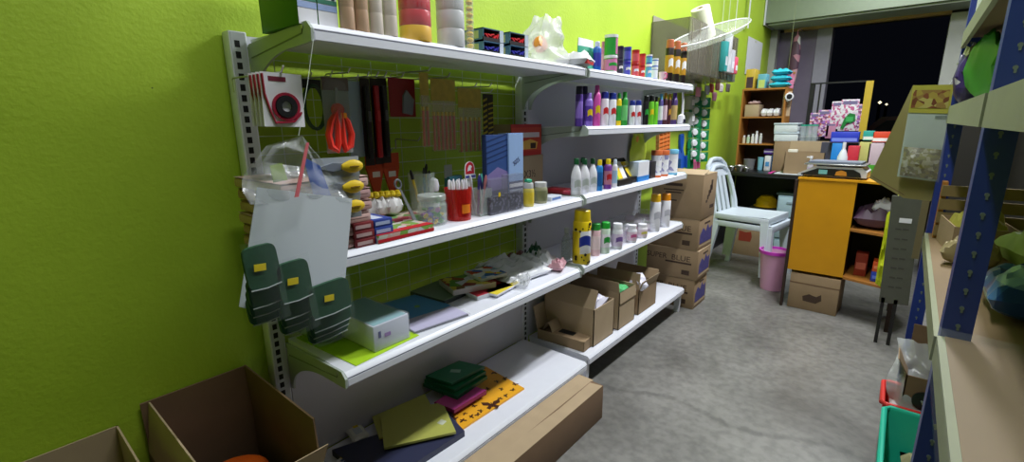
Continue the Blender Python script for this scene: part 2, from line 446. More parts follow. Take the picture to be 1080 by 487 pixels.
# ------------------------------------------------------------ cylindrical and boxed goods
def fitc(u0, u1, vt, x, z):
    y = fity((u0+u1)/2, x, z); w = pj((x, y, z+.05))[2]
    return y, (u1-u0)/2*w/F*1.05, fith(vt, x, y, z)
def can(u0, u1, vt, x, z, name, label, cat, body, cap, kind='aerosol', band=None, band2=None, group=None, spots=None):
    y, r, h = fitc(u0, u1, vt, x, z)
    t = thing(name, label, cat, (x, y, z+.0005), group=group)
    mb, mc = body, cap
    if kind == 'aerosol':
        part('body', B().lathe([(0, 0), (r*.96, 0), (r, .003), (r, h*.78), (r*.93, h*.8), (0, h*.8)], mb, 20), t)
        part('cap', B().lathe([(r*.92, h*.8), (r*.93, h*.81), (r*.86, h*.985), (r*.75, h), (0, h)], mc, 20), t)
        bz = (.2, .62)
    elif kind == 'slim':      # straight can with a small cap, rounded shoulder
        part('body', B().lathe([(0, 0), (r*.97, 0), (r, .003), (r, h*.74), (r*.8, h*.80), (r*.55, h*.83), (0, h*.83)], mb, 20), t)
        part('cap', B().lathe([(r*.62, h*.8), (r*.62, h*.97), (r*.5, h), (0, h)], mc, 18), t)
        bz = (.15, .6)
    elif kind == 'bottle':
        part('body', B().lathe([(0, 0), (r*.9, 0), (r, .006), (r, h*.5), (r*.93, h*.6), (r*.55, h*.76), (r*.36, h*.82), (r*.36, h*.86), (0, h*.86)], mb, 20), t)
        part('cap', B().lathe([(r*.46, h*.84), (r*.48, h*.99), (r*.42, h), (0, h)], mc, 18), t)
        bz = (.14, .46)
    elif kind == 'tin':
        part('body', B().lathe([(0, 0), (r*1.03, 0, mc), (r*1.03, h*.06, mc), (r, h*.08, mc), (r, h*.82, mb), (r, h*.86, mc)], mb, 22), t)
        part('lid', B().lathe([(r*1.04, h*.84), (r*1.05, h*.98), (r, h), (0, h)], mc, 22), t)
        bz = (.12, .76)
    elif kind == 'tube':      # tube standing on its cap
        part('cap', B().lathe([(0, 0), (r*.8, 0), (r*.86, h*.14), (0, h*.14)], mc, 16), t)
        part('body', B().grid(lambda u, v: (math.cos(u*2*PI)*r*(1-v*.85), math.sin(u*2*PI)*r, h*.14+v*h*.86), 18, 6, mb), t)
        bz = None
    elif kind == 'jar':
        part('body', B().lathe([(0, 0), (r*.92, 0), (r, .008), (r, h*.68), (r*.85, h*.78), (r*.8, h*.8), (0, h*.8)], mb, 20), t)
        part('lid', B().lathe([(r*.86, h*.78), (r*.88, h*.98), (r*.84, h), (0, h)], mc, 20), t)
        bz = (.12, .6)
    if band and bz:
        part('wrapper', B().lathe([(r*1.004, h*bz[0]), (r*1.012, h*bz[0]+.001, band), (r*1.012, h*bz[1], band), (r*1.004, h*bz[1]+.001)], band, 20), t)
    if band2 and bz:
        a = (bz[0]+bz[1])/2
        part('printed_mark', B().grid(lambda u, v: ((r*1.02)*math.cos((u-.5)*1.5-.55), (r*1.02)*math.sin((u-.5)*1.5-.55), h*(a-.09+.18*v+.05*math.sin(u*PI))), 8, 3, band2), t)
    return t, y, r, h
def pk(u0, u1, vt, x, z, dx, name, label, cat, front, side=None, group=None, parts=None, dz=0):
    """upright carton with its front face at x; returns thing, y0, y1, h"""
    y0, y1 = fity(u0, x, z), fity(u1, x, z); h = fith(vt, x, (y0+y1)/2, z)
    side = side or front
    t = thing(name, label, cat, (x-dx/2, (y0+y1)/2, z+.0005), group=group)
    w = (y1-y0)/2
    part('carton', B().box((-dx/2, -w, 0), (dx/2, w, h), side, bev=.0012), t)
    part('front_print', B().box((dx/2, -w+.002, .002), (dx/2+.0006, w-.002, h-.002), front), t)
    return t, w, h
C = plain
# ---- bay 2, second shelf: spray cans and bottles (z4)
fz = 'spray cans and bottles on the second shelf'
NAVY = C(24, 20, 52); PURP2 = C(92, 60, 160); LAV = C(142, 112, 206); PINK = C(214, 84, 168); WHT = C(232, 232, 238); REDC = C(204, 44, 48)
GRN = C(44, 160, 60); LGR = C(110, 200, 40); BLU = C(34, 52, 150); YEL = C(236, 206, 30); GOLD = C(190, 140, 40); BRN = C(70, 28, 40); SKY = C(90, 170, 220); BLK = BLACK
row = [
 (606.5, 614, 91, PURP2, NAVY, 'aerosol', LAV, None, 'dark purple spray can with navy cap, leftmost on the second shelf', .315),
 (613, 619, 91, PURP2, NAVY, 'aerosol', None, None, 'purple spray can with black cap, behind and right of the leftmost purple one', .275),
 (616.5, 624.5, 98, LAV, LAV, 'slim', PURP2, YEL, 'lavender spray can with a yellow mark beside the pink can', .32),
 (625, 632.5, 90, PINK, PINK, 'slim', None, YEL, 'tall pink spray can on the second shelf', .32),
 (633, 641, 97, WHT, BLU, 'aerosol', None, REDC, 'white can with blue cap and red mark, next to the pink can', .32),
 (641.3, 649, 98, WHT, BLU, 'aerosol', None, REDC, 'white can with blue cap and red mark, next to the yellow and green can', .32),
 (649.3, 654.5, 98, YEL, GRN, 'slim', GRN, None, 'yellow and green can with green cap', .32),
 (654.5, 661, 97, GRN, GRN, 'slim', C(120, 210, 130), None, 'all green can beside the yellow and green one', .32),
 (663, 669, 106, WHT, BLU, 'aerosol', None, REDC, 'short white can with blue cap, left one of the short pair', .325),
 (669.3, 675.3, 106, WHT, BLU, 'aerosol', None, REDC, 'short white can with blue cap, right one of the short pair', .325),
 (677.5, 683, 101, BLK, BLK, 'aerosol', None, GRN, 'black spray can in front of the bright green ones', .32),
 (683, 688.5, 101, LGR, BLK, 'aerosol', None, YEL, 'bright green spray can with black cap, left of two', .32),
 (688.5, 693, 102, LGR, BLK, 'slim', None, None, 'bright green spray can with black cap, right of two', .315),
 (693.5, 698, 99, C(90, 80, 150), SKY, 'slim', WHT, None, 'slate purple bottle with white band by the bright green cans', .32),
 (698, 702.5, 98, BRN, GOLD, 'slim', C(220, 190, 200), None, 'wine coloured bottle with gold cap, left of the pair', .32),
 (702.6, 706.6, 99, BRN, GOLD, 'slim', None, GOLD, 'wine coloured bottle with gold cap, right of the pair', .32),
 (706.8, 713, 98, C(74, 52, 110), PURP2, 'slim', C(200, 170, 110), None, 'purple bottle with tan band near the shelf end', .32)]
for u0, u1, vt, bd, cp, k, b1, b2, lb, x in row:
    can(u0, u1, vt, x, Z4, 'spray_can' if 'bottle' not in lb else 'toiletry_bottle', lb, 'spray can' if 'bottle' not in lb else 'bottle', bd, cp, k, b1, b2, fz)
# white curved handheld thing at the end
y, r, h = fitc(714, 722, 97, .32, Z4)
t = thing('back_brush', 'white plastic scrubbing brush standing at the end of the second shelf', 'brush', (.32, y, Z4), group=fz)
part('handle', B().tube([(0, .012, .0+.04), (0, .014, .08), (0, .008, .13), (0, .0, h)], .007, WHT), t)
part('brush_head', B().lathe([(0, 0), (r*.9, .004), (r*1.0, .02), (r*.8, .05), (0, .06)], WHT, 16, sy=.9), t)
part('bristles', B().lathe([(0, .001), (r*.6, .0), (r*.6, .02), (0, .03)], NAVY, 12, Matrix.Translation((.012, 0, .008))), t)

# ---- top shelf, bay 2
ft = 'goods on the top shelf'
y0, y1 = fity(608, .28, Z5), fity(625.5, .28, Z5); h = fith(39, .28, y0, Z5)
t = thing('refill_pouch', 'green and white refill pouch standing on the top shelf', 'pouch', (.28, (y0+y1)/2, Z5), group=ft)
GT = C(60, 160, 130)
part('pouch', B().grid(lambda u, v: ((1-v)*.03*math.sin(u*PI)+.002, (u-.5)*(y1-y0)*(1-.12*v*v), v*h), 10, 8, GT, mf=lambda u, v: GT if v < .72 else WHT).grid(lambda u, v: (-(1-v)*.03*math.sin(u*PI), (u-.5)*(y1-y0)*(1-.12*v*v), v*h), 10, 8, GT), t)
part('print_spot', B().box((.02, -.02, h*.35), (.026, .02, h*.6), C(40, 120, 90)), t)
y0, y1 = fity(597, .30, Z5), fity(616, .30, Z5)
t = thing('folded_packet', 'crumpled white packet with red edge at the shelf joint on top', 'packet', (.30, (y0+y1)/2, Z5), R(15), ft)
part('packet', B().pillow(.13, y1-y0, .055, C(205, 205, 210), wr=.5, seed=3, m2=WHT), t)
part('red_edge', B().box((.03, -.045, .012), (.062, .045, .03), REDC), t)
can(625, 633.5, 44, .31, Z5, 'toiletry_bottle', 'blue bottle on the top shelf beside the green pouch', 'bottle', C(20, 90, 180), C(200, 205, 230), 'slim', C(60, 60, 170), None, ft)
can(632, 640, 44, .27, Z5, 'toiletry_bottle', 'pale pink bottle on the top shelf behind the stacked tins', 'bottle', C(214, 130, 170), C(214, 130, 170), 'slim', C(230, 170, 190), None, ft)
PG = voronoi_mat('tin_print', [(70, 170, 50), (206, 110, 160), (80, 150, 50)], 9, .35)
_, ty, tr, th = can(637, 650, 59, .31, Z5, 'powder_tin', 'pink and green tin with white rim, lower of the stacked two', 'tin', PG, WHT, 'tin', C(206, 120, 170), GRN, 'stacked pink and green tins')
t = thing('powder_tin', 'pink and green tin with white lid, on top of the other tin', 'tin', (.31, ty, Z5+th+.001), group='stacked pink and green tins')
h2 = fith(37, .31, ty, Z5)-th
part('body', B().lathe([(0, 0), (tr, 0), (tr, h2*.84)], GRN, 22), t)
part('wrapper', B().grid(lambda u, v: (tr*1.01*math.cos(-.3+u*2.2), tr*1.01*math.sin(-.3+u*2.2), h2*(.05+.76*v)), 12, 2, C(206, 120, 170)), t)
part('lid', B().lathe([(tr*1.05, h2*.84), (tr*1.06, h2*.98), (0, h2)], WHT, 22), t)
def stack2(u0, u1, vm, vt, x, c1, c2, l1, l2, g, cap):
    _, y_, r_, h_ = can(u0, u1, vm, x, Z5, 'small_can', l1, 'can', c1, cap, 'tin', c2, WHT, g)
    h3 = fith(vt, x, y_, Z5)-h_
    q = thing('small_can', l2, 'can', (x, y_, Z5+h_+.001), group=g)
    part('body', B().lathe([(0, 0), (r_, 0), (r_, h3*.85), (0, h3*.85)], c1, 18), q)
    part('wrapper', B().lathe([(r_*1.01, h3*.15), (r_*1.01, h3*.7)], c2, 18), q)
    part('lid', B().lathe([(r_*1.03, h3*.84), (r_*1.03, h3), (0, h3)], cap, 18), q)
gs = 'small stacked cans on the top shelf'
stack2(650.5, 656.5, 63, 49, .31, NAVY, C(50, 50, 70), 'black can under another black can, right of the tins', 'black can on top of a black can, right of the tins', gs, NAVY)
stack2(657, 664.5, 65, 50, .31, BLU, C(90, 90, 200), 'royal blue can, lower of its pair', 'royal blue can, upper of its pair', gs, C(60, 50, 170))
stack2(665.5, 673, 67, 53, .31, REDC, C(220, 90, 100), 'red can, lower of the left red pair', 'red can, upper of the left red pair', gs, C(170, 20, 30))
stack2(673.5, 679.5, 69, 57, .31, REDC, C(200, 60, 70), 'red can, lower of the right shorter red pair', 'red can, upper of the right shorter red pair', gs, C(170, 20, 30))
stack2(680.5, 686.5, 68, 58, .31, C(70, 90, 190), SKY, 'light blue and white can, lower of the left blue pair', 'pale blue can, upper of the left blue pair', gs, WHT)
stack2(687, 693, 71, 62, .31, C(70, 100, 190), WHT, 'light blue and white can, lower of the right blue pair', 'pale blue can, upper of the right blue pair', gs, WHT)
y, r, h = fitc(694.5, 702, 76, .32, Z5)
t = thing('mug', 'small pink and white mug on the top shelf', 'mug', (.32, y, Z5), group=ft)
part('cup', B().lathe([(0, .002), (r*.85, 0), (r, h), (r*.9, h), (r*.78, .005), (0, .006)], C(220, 190, 205), 18), t)
part('handle', B().tube([(r*.8, -r*.4, h*.8), (r*1.5, -r*.7, h*.75), (r*1.5, -r*.7, h*.3), (r*.8, -r*.4, h*.2)], .004, C(200, 90, 130)), t)
for i, (u0, u1, vt) in enumerate(((700.5, 708.5, 42), (708.3, 715.5, 43.5), (715.3, 722, 45.5))):
    can(u0, u1, vt, .325, Z5, 'sauce_bottle', 'tall black bottle with copper cap and orange sticker, %s of three' % ('left', 'middle', 'right')[i], 'bottle', C(30, 18, 18), C(190, 104, 70), 'aerosol', GOLD, WHT, 'tall black copper-capped bottles')

# ---- bay 2, third shelf (z3)
gw = 'white bottles with green caps'
for u0, u1, vt, x, lb in ((602.5, 612, 167, .31, 'white bottle with dark green cap, leftmost and nearest of four'), (610, 618, 166, .24, 'white bottle with dark green cap, back row left'),
                          (611, 620.5, 167.5, .305, 'white bottle with dark green cap, front row middle'), (620, 628.5, 167, .30, 'white bottle with dark green cap, rightmost of four')):
    can(u0-.5, u1+.5, vt, x, Z3, 'milk_bottle', lb, 'bottle', WHT, C(20, 92, 52), 'bottle', C(214, 216, 222), C(176, 184, 178), gw)
g3 = 'bottles on the third shelf'
can(628, 635, 168.5, .315, Z3, 'toiletry_bottle', 'blue bottle with yellow cap on the third shelf', 'bottle', C(40, 130, 200), YEL, 'slim', C(30, 100, 170), None, g3)
can(636.5, 644.5, 167.5, .315, Z3, 'toiletry_bottle', 'pink and purple bottle with yellow cap on the third shelf', 'bottle', C(120, 60, 150), YEL, 'slim', C(200, 130, 150), REDC, g3)
can(645, 650.5, 168, .315, Z3, 'toiletry_bottle', 'white and pale blue bottle on the third shelf', 'bottle', WHT, C(210, 225, 240), 'slim', C(170, 205, 230), None, g3)
def tray(u0, u1, vt, x, cols, lb, n):
    y0, y1 = fity(u0, x, Z3), fity(u1, x, Z3); h = fith(vt, x, y0, Z3); w = (y1-y0)/2
    t = thing('sachet_tray', lb, 'display tray', (x-.04, (y0+y1)/2, Z3+.0005), group='black display trays of sachets')
    part('tray', B().box((-.05, -w, 0), (.045, w, .03), BLACK).box((-.05, -w, .03), (-.046, w, h), BLACK).prism([(-.05, .03), (.03, .03), (-.046, h)], 'y', -w, -w+.003, BLACK).prism([(-.05, .03), (.03, .03), (-.046, h)], 'y', w-.003, w, BLACK), t)
    for k in range(n):
        yy = -w+.005+(2*w-.01)*(k+.5)/n
        ww = (w-.006)/n
        part('sachet', B().prism([(.015-.02, .03), (.02, .03), (-.022, h*.86), (-.03, h*.86)], 'y', yy-ww, yy+ww, cols[k % len(cols)]), t)
        part('sachet_top', B().box((-.028, yy-ww, h*.66), (-.006, yy+ww, h*.70), WHT), t)
tray(652, 665.5, 169, .32, [C(120, 190, 60), YEL, WHT], 'black tray of green and yellow sachets on the third shelf, left one', 3)
tray(666, 673, 168, .31, [YEL, C(230, 225, 150)], 'narrow black tray of yellow sachets on the third shelf, right one', 2)
t, w, h = pk(672.5, 684, 170, .32, Z3, .05, 'small_carton', 'white carton with blue foot on the third shelf', 'box', WHT, C(200, 215, 235), group=g3)
part('blue_base', B().box((-.0255, -w-.0005, -.0004), (.0265, w+.0005, h*.26), C(40, 130, 210)), t)
t, w, h = pk(685.5, 693.5, 170, .31, Z3, .06, 'small_carton', 'black carton on the third shelf, beside the tubs', 'box', BLACK, C(40, 34, 48), group=g3)
gt = 'white tubs with coloured lids'
TUBW = voronoi_mat('tub_print', [(235, 235, 240), (225, 226, 234), (150, 150, 190), (238, 238, 240)], 40, .35)
for u0, u1, vt, x, cp, lb in ((686, 696.5, 158.5, .30, C(212, 110, 60), 'white printed tub with orange lid, left of the two orange-lidded'), (694.5, 704, 158.5, .31, C(212, 110, 60), 'white printed tub with orange lid, right of the two orange-lidded'),
                              (702.5, 713.5, 157.5, .315, C(120, 190, 225), 'white printed tub with light blue lid at the shelf end')):
    can(u0, u1, vt, x, Z3, 'tub', lb, 'tub', TUBW, cp, 'tin', None, None, gt)

# ---- bay 2, fourth shelf (z2)
g4 = 'bottles on the fourth shelf'
t, y, r, h = can(592, 602.5, 240, .235, Z2, 'clear_bottle', 'clear empty bottle behind the sunflower can', 'bottle', clear('clear_bottle_wall', (190, 205, 200), .35, .08), C(190, 195, 195), 'bottle', None, None, g4)
SUN = mat('sunflower_yellow', (236, 206, 30), .3, var=.1)
t, y, r, h = can(604, 622, 221, .31, Z2, 'spray_can', 'fat yellow spray can printed with sunflowers', 'spray can', SUN, SUN, 'aerosol', WHT, BLU, g4)
for k in range(18):
    a = rnd.uniform(-1.9, .9); zz = rnd.choice([rnd.uniform(.02, .2), rnd.uniform(.62, .78), rnd.uniform(.1, .7)])*h; s = rnd.uniform(.003, .008)
    if .2*h < zz < .62*h and not (-1.9 < a < -1.1): continue
    part('sunflower_heart', B().cyl((0, 0, 0), s, .0016, C(40, 30, 14), 9, Matrix.Rotation(a, 4, 'Z') @ Matrix.Translation((r*1.008, 0, zz)) @ Matrix.Rotation(R(90), 4, 'Y')), t)
part('yellow_print', B().grid(lambda u, v: (r*1.016*math.cos(-2.6+u*1.4), r*1.016*math.sin(-2.6+u*1.4), h*(.2+.42*v)), 8, 2, SUN), t)
for u0, u1, vt, x, bd, cp, k, b1, b2, lb in (
 (623, 632.5, 235.5, .30, C(226, 190, 196), GRN, 'aerosol', C(236, 214, 216), None, 'pale pink bottle with green cap next to the sunflower can'),
 (633, 642.5, 234, .315, C(206, 228, 210), C(40, 180, 60), 'aerosol', WHT, C(40, 150, 60), 'pale green bottle with bright green cap'),
 (645, 656, 235.5, .32, WHT, WHT, 'jar', C(216, 200, 224), C(120, 90, 160), 'white bottle with lilac print, first of the wrapped row'),
 (654, 663, 236, .27, C(222, 212, 226), WHT, 'jar', C(200, 180, 210), None, 'white bottle with lilac print, behind the wrapped row'),
 (661, 671, 237, .32, WHT, WHT, 'jar', C(226, 200, 214), C(190, 90, 140), 'white bottle with pink print, middle of the wrapped row'),
 (672, 682, 236, .32, C(236, 232, 236), WHT, 'jar', C(226, 206, 216), C(200, 190, 90), 'white bottle with yellow mark, end of the wrapped row'),
 (684.5, 695, 204.5, .31, WHT, C(240, 186, 30), 'aerosol', None, C(190, 190, 200), 'tall white can with yellow cap near the shelf end'),
 (696, 705.5, 204, .31, WHT, C(238, 150, 20), 'aerosol', None, C(190, 190, 200), 'tall white can with orange cap near the shelf end')):
    can(u0, u1, vt, x, Z2, 'toiletry_bottle' if 'bottle' in lb else 'spray_can', lb, 'bottle' if 'bottle' in lb else 'spray can', bd, cp, k, b1, b2, g4)
gp = 'small wrapped bottles lying behind the row'
k = 0
for u, x, zz in ((640, .2, 0), (652, .19, 0), (664, .2, 0), (676, .24, 0), (682, .27, 0), (669, .21, 1), (679, .23, 1)):
    y = fity(u, x, Z2+.03); k += 1
    t = thing('baby_bottle', ('small white bottle lying in the heap, bottom layer' if not zz else 'small pinkish bottle lying on top of the heap'), 'bottle', (x, y, Z2+.022+zz*.042), group=gp, rot=(0, 0, R(10*(k % 3))))
    part('body', B().lathe([(0, -.05), (.018, -.05), (.021, -.045), (.021, .03), (.012, .045), (0, .045)], C(226, 214, 224), 14, Matrix.Rotation(R(90), 4, 'Y')), t)
    part('cap', B().cyl((0, 0, .045), .012, .014, PINK if k % 2 else WHT, 12, Matrix.Rotation(R(90), 4, 'Y')), t)
ya, yb = fity(636, .22, Z2), fity(684, .22, Z2)
bb = B().grid(lambda u, v: (.13+.2*v, ya+(yb-ya)*u+.01*noise.noise(Vector((u*5, v*5, 2))), Z2+.002+(.112+.02*noise.noise(Vector((u*9, v*6, 0))))*math.sin(min(1, max(0, 1.15*v))*PI*.92+.12)**.5*min(1, 8*u, 8*(1-u))), 30, 16, CLEAR)
solo('plastic_wrap', bb, 'crumpled clear plastic wrap over the small bottles on the fourth shelf', 'plastic wrap')

# ---- bay 2, base: open cartons
def open_carton(name, label, lo, hi, m, flaps, group=None, rz=0, th=.004, inside=None):
    """lo, hi: world corners before rotation about the centre; flaps: dict side -> (length, angle up from outward-horizontal)"""
    cx, cy = (lo[0]+hi[0])/2, (lo[1]+hi[1])/2; a, c, h = (hi[0]-lo[0])/2, (hi[1]-lo[1])/2, hi[2]-lo[2]
    t = thing(name, label, 'box', (cx, cy, lo[2]+.0005), rz, group)
    bx = B().box((-a, -c, 0), (a, c, th), m).box((-a, -c, 0), (-a+th, c, h), m).box((a-th, -c, 0), (a, c, h), m).box((-a, -c, 0), (a, -c+th, h), m).box((-a, c-th, 0), (a, c, h), m)
    part('carton', bx, t)
    for s, (L, ang, *q) in flaps.items():
        dz, dn = L*math.sin(R(ang)), L*math.cos(R(ang)); mm = q[0] if q else m
        if s in '+x-x':
            sg = 1 if s == '+x' else -1
            pts = [(sg*a, h), (sg*(a-th), h), (sg*(a-th+dn), h+dz), (sg*(a+dn), h+dz+.001)]
            f = B().prism(pts, 'y', -c+.002, c-.002, mm)
        else:
            sg = 1 if s == '+y' else -1
            pts = [(sg*c, h), (sg*(c-th), h), (sg*(c-th+dn), h+dz), (sg*(c+dn), h+dz+.001)]
            f = B().prism(pts, 'x', -a+.002, a-.002, mm)
        part('flap', f, t)
    return t
gc = 'open cartons on the base shelf'
open_carton('cardboard_box', 'tall open cardboard carton on base shelf filled with white bags', (.07, 1.79, Z1), (.355, 1.985, Z1+.185), CARDL, {'-y': (.09, 110), '-x': (.07, 80, CARDD)}, gc)
for i, (x, y, s) in enumerate(((.235, 1.89, 1), (.315, 1.89, 2), (.17, 1.885, 3), (.11, 1.89, 4))):
    solo('plastic_bag', B().pillow(.075, .15, .06, CLEAR2 if i == 3 else mat('white_bag_film', (214, 212, 228), .3), seed=s*3, wr=.6), 'crumpled white plastic bag in the tall open carton, %s' % ('middle one', 'frontmost', 'one behind the middle', 'rearmost')[i], 'bag', (x, y, Z1+.145), 0, 'white bags in the open carton', rot=(R(6), R(-14), R(8*i)))
t = thing('cardboard_box', 'low brown cardboard tray box with raised lid at the joint of the base shelves', 'box', (.22, 1.76, Z1), R(4), gc)
part('carton', B().box((-.13, -.05, 0), (.125, .045, .004), CARD).box((-.13, -.05, 0), (-.126, .045, .05), CARD).box((.121, -.05, 0), (.125, .045, .05), CARD).box((-.13, -.05, 0), (.125, -.046, .05), CARD).box((-.13, .041, 0), (.125, .045, .05), CARD).box((-.10, -.046, .046), (.121, .041, .05), CARD).box((-.03, -.02, .0505), (.05, .02, .051), DARK), t)
part('lid', B().prism([(-.13, .05), (-.126, .05), (-.15, .16), (-.157, .16)], 'y', -.05, .045, CARDL).grid(lambda u, v: (-.10+.055*v, -.05+.095*u, .051+.045*math.sin(v*PI)), 8, 8, CARDL), t)
open_carton('cardboard_box', 'open cardboard carton in the middle of the far base shelf with a green pack', (.07, 2.03, Z1), (.36, 2.21, Z1+.20), CARDL, {'-y': (.06, 75), '-x': (.06, 100, CARDD), '+x': (.06, -85)}, gc)
solo('plastic_pack', B().pillow(.12, .1, .05, GRN, seed=11, wr=.4, m2=C(90, 190, 120)), 'green plastic pack lying in the middle open carton', 'pack', (.29, 2.13, Z1+.15), .4)
open_carton('cardboard_box', 'open cardboard carton at the far end of the base shelf, flaps up', (.09, 2.27, Z1), (.355, 2.50, Z1+.145), CARD, {'-y': (.09, 95, CARDL), '+y': (.06, 60), '+x': (.05, 70, CARDL)}, gc)
solo('plastic_bag', B().pillow(.14, .11, .07, mat('white_bag_film', (214, 212, 228), .3), seed=21, wr=.7), 'white plastic bag sticking out of the end carton', 'bag', (.31, 2.33, Z1+.13), rot=(R(30), R(-30), .5))

# ---- four cartons stacked past the shelving
INK = C(70, 52, 40, .8); VIO = mat('violet_print', (72, 66, 130), .7, var=.35, scale=45)
zz = 0
def closed_carton(z, h, x0, x1, y0, y1, lb, rz, plain_=False):
    t = thing('cardboard_box', lb, 'box', ((x0+x1)/2, (y0+y1)/2, z), R(rz), 'cartons stacked past the shelving')
    a, c = (x1-x0)/2, (y1-y0)/2
    part('carton', B().box((-a, -c, 0), (a, c, h-.003), CARD, bev=.003), t)
    for s in (-1, 1):
        part('flap', B().box((-a, -c if s < 0 else .002, h-.003), (a, -.002 if s < 0 else c, h-.0005), CARDL), t)
    if plain_:
        for k, (zx, ww) in enumerate(((.72, .11), (.62, .13), (.56, .10), (.38, .05))):
            part('printed_line', B().box((-.02-ww/2, -c-.0006, h*zx), (-.02+ww/2, -c, h*zx+(.018 if k == 0 else .008)), INK), t)
        pr = B()
        for k in range(5):
            pr.box((a, -.06+.02*k, h*.36+.018*k), (a+.0006, -.035+.022*k, h*.42+.03*k), INK)
        pr.box((a, .02, h*.2), (a+.0006, .1, h*.28), INK)
        part('printed_mark', pr, t)
    else:
        text('BLUE', .05, INK, t, (a-.11, -c-.0003, h*.68), FY, sx=1.1)
        text('SUPER', .05, INK, t, (a-.27, -c-.0003, h*.68), FY, sx=1.0)
        part('printed_line', B().box((-.04, -c-.0006, h*.5), (a-.04, -c, h*.56), INK), t)
        part('printed_mark', B().box((a-.1, -c-.0006, h*.14), (a-.05, -c, h*.3), INK), t)
        part('violet_picture', B().box((a, -c+.02, h*.1), (a+.0006, c-.012, h*.16), CARDL).prism([(-c+.03, h*.2), (c-.02, h*.2), (c-.02, h*.66), (.06, h*.6), (.03, h*.78), (0, h*.55), (-.05, h*.7), (-c+.03, h*.5)], 'x', a, a+.0008, VIO).box((a, -c+.1, h*.8), (a+.0006, c-.06, h*.86), INK), t)
    return t
def cz(v): return P(734, v, 'y', 2.93).z
zs = [0, cz(296.5), cz(265), cz(232), cz(184)]
closed_carton(0, zs[1], .10, .432, 2.93, 3.17, 'brown carton with violet print, bottom of the stack of four', 0)
closed_carton(zs[1]+.001, zs[2]-zs[1]-.001, .10, .440, 2.925, 3.18, 'brown carton with violet print, second from the bottom of the stack', 1)
closed_carton(zs[2]+.001, zs[3]-zs[2]-.001, .10, .434, 2.93, 3.19, 'brown carton with violet print, third from the bottom, under the plain one', -1)
t = closed_carton(zs[3]+.001, zs[4]-zs[3]-.001, .11, .436, 2.93, 3.19, 'taller plain brown carton with dark print on top of the stack', 0, True)
part('raised_flap', B().prism([(-.13, 0), (-.126, 0), (-.02, .02), (-.022, .023)], 'x', -.16, .16, CARDL), t, loc=(0, 0, zs[4]-zs[3]-.002))

# ------------------------------------------------------------ bay 1, top shelf
# two green and white upright boxes at the left end
y0a = fity(315, .33, Z5); ym = fity(336, .33, Z5); y0b = fity(357.5, .33, Z5)
for i, (ya, yb) in enumerate(((y0a, ym), (ym+.001, y0b))):
    t = thing('paper_box', 'upright green and white box on the top shelf, %s' % ('leftmost, green side showing' if i == 0 else 'right one, beside the brown tape rolls'), 'box', (.24, (ya+yb)/2, Z5+.0005), group='upright green and white boxes')
    w = (yb-ya)/2; G1 = C(48, 120, 22); Hh = .30
    part('carton', B().box((-.09, -w, 0), (.09, w, Hh), G1, bev=.001), t)
    pr = B().box((.09, -w+.001, 0), (.0906, w-.001, Hh), WHT)
    pr.prism([(-w+.001, .10), (w*.2, .092), (w*.5, .13), (w*.3, .3), (-w+.001, .3)], 'x', .0906, .0912, C(96, 180, 20))
    pr.box((.0906, -w+.001, .088), (.0913, w-.001, .095), INK).box((.0906, w*.45, .058), (.0914, w*.75, .098), C(50, 54, 80))
    pr.box((.0906, -w+.001, .048), (.0913, w-.001, .057), C(70, 130, 110)).box((.0906, -w+.001, .034), (.0913, w-.001, .046), C(160, 180, 225))
    pr.box((.0906, -w*.7, .064), (.0913, -w*.55, .080), C(50, 54, 80))
    part('front_print', pr, t)
# shrink wrapped columns of tape rolls
def tape_column(u0, u1, x, m, lb, n=5, rw=.048, base=None, group='wrapped columns of tape rolls'):
    y = fity((u0+u1)/2, x, Z5); w = pj((x, y, Z5+.05))[2]; r = (u1-u0)/2*w/F*.98
    t = thing('tape_rolls', lb, 'tape rolls', (x, y, Z5+.0005), group=group)
    for k in range(n):
        part('tape_roll', B().lathe([(r*.5, 0), (r*.97, 0), (r, .003), (r, rw-.003), (r*.97, rw), (r*.5, rw), (r*.5, 0)], (base if base and k == 0 else m), 26, Matrix.Translation((0, 0, k*rw))), t)
    part('shrink_wrap', B().lathe([(r*1.01, .001), (r*1.03, rw*1.5), (r*1.01, rw*2.2), (r*1.035, rw*n), (0, rw*n+.004)], clear('shrink_film', (240, 240, 240), .10, .08), 18), t)
TAN = mat('tan_tape', (190, 152, 118), .3, var=.1, scale=80); CREAM = mat('cream_tape', (214, 202, 190), .3, var=.05, scale=80)
tape_column(359, 375, .335, TAN, 'wrapped column of tan tape rolls on the top shelf, left one')
tape_column(374.5, 390, .335, TAN, 'wrapped column of tan tape rolls on the top shelf, right one')
tape_column(390, 405, .335, CREAM, 'wrapped column of cream tape rolls on the top shelf, left one')
tape_column(404.5, 420, .335, CREAM, 'wrapped column of cream tape rolls on the top shelf, right one')
tape_column(422, 456, .315, C(206, 50, 66, .25), 'wide wrapped column of red rolls over one yellow roll', 5, .038, C(240, 186, 10), 'wide wrapped columns')
tape_column(461, 491, .315, C(200, 202, 206, .25), 'wide wrapped column of white rolls beside the red column', 5, .048, None, 'wide wrapped columns')
y = fity(496, .335, Z5)
t = thing('candy_tube', 'narrow clear tube of yellow pieces next to the white rolls', 'tube', (.335, y, Z5+.0005))
part('tube', B().lathe([(0, 0), (.012, 0), (.012, .25), (0, .25)], CLEARP, 16), t)
for k in range(14):
    part('yellow_piece', B().lathe([(0, 0), (.008, .003), (.0105, .008), (.008, .013), (0, .016)], C(240, 200, 20, .3), 10, Matrix.Translation((0, 0, .002+k*.0168))), t)
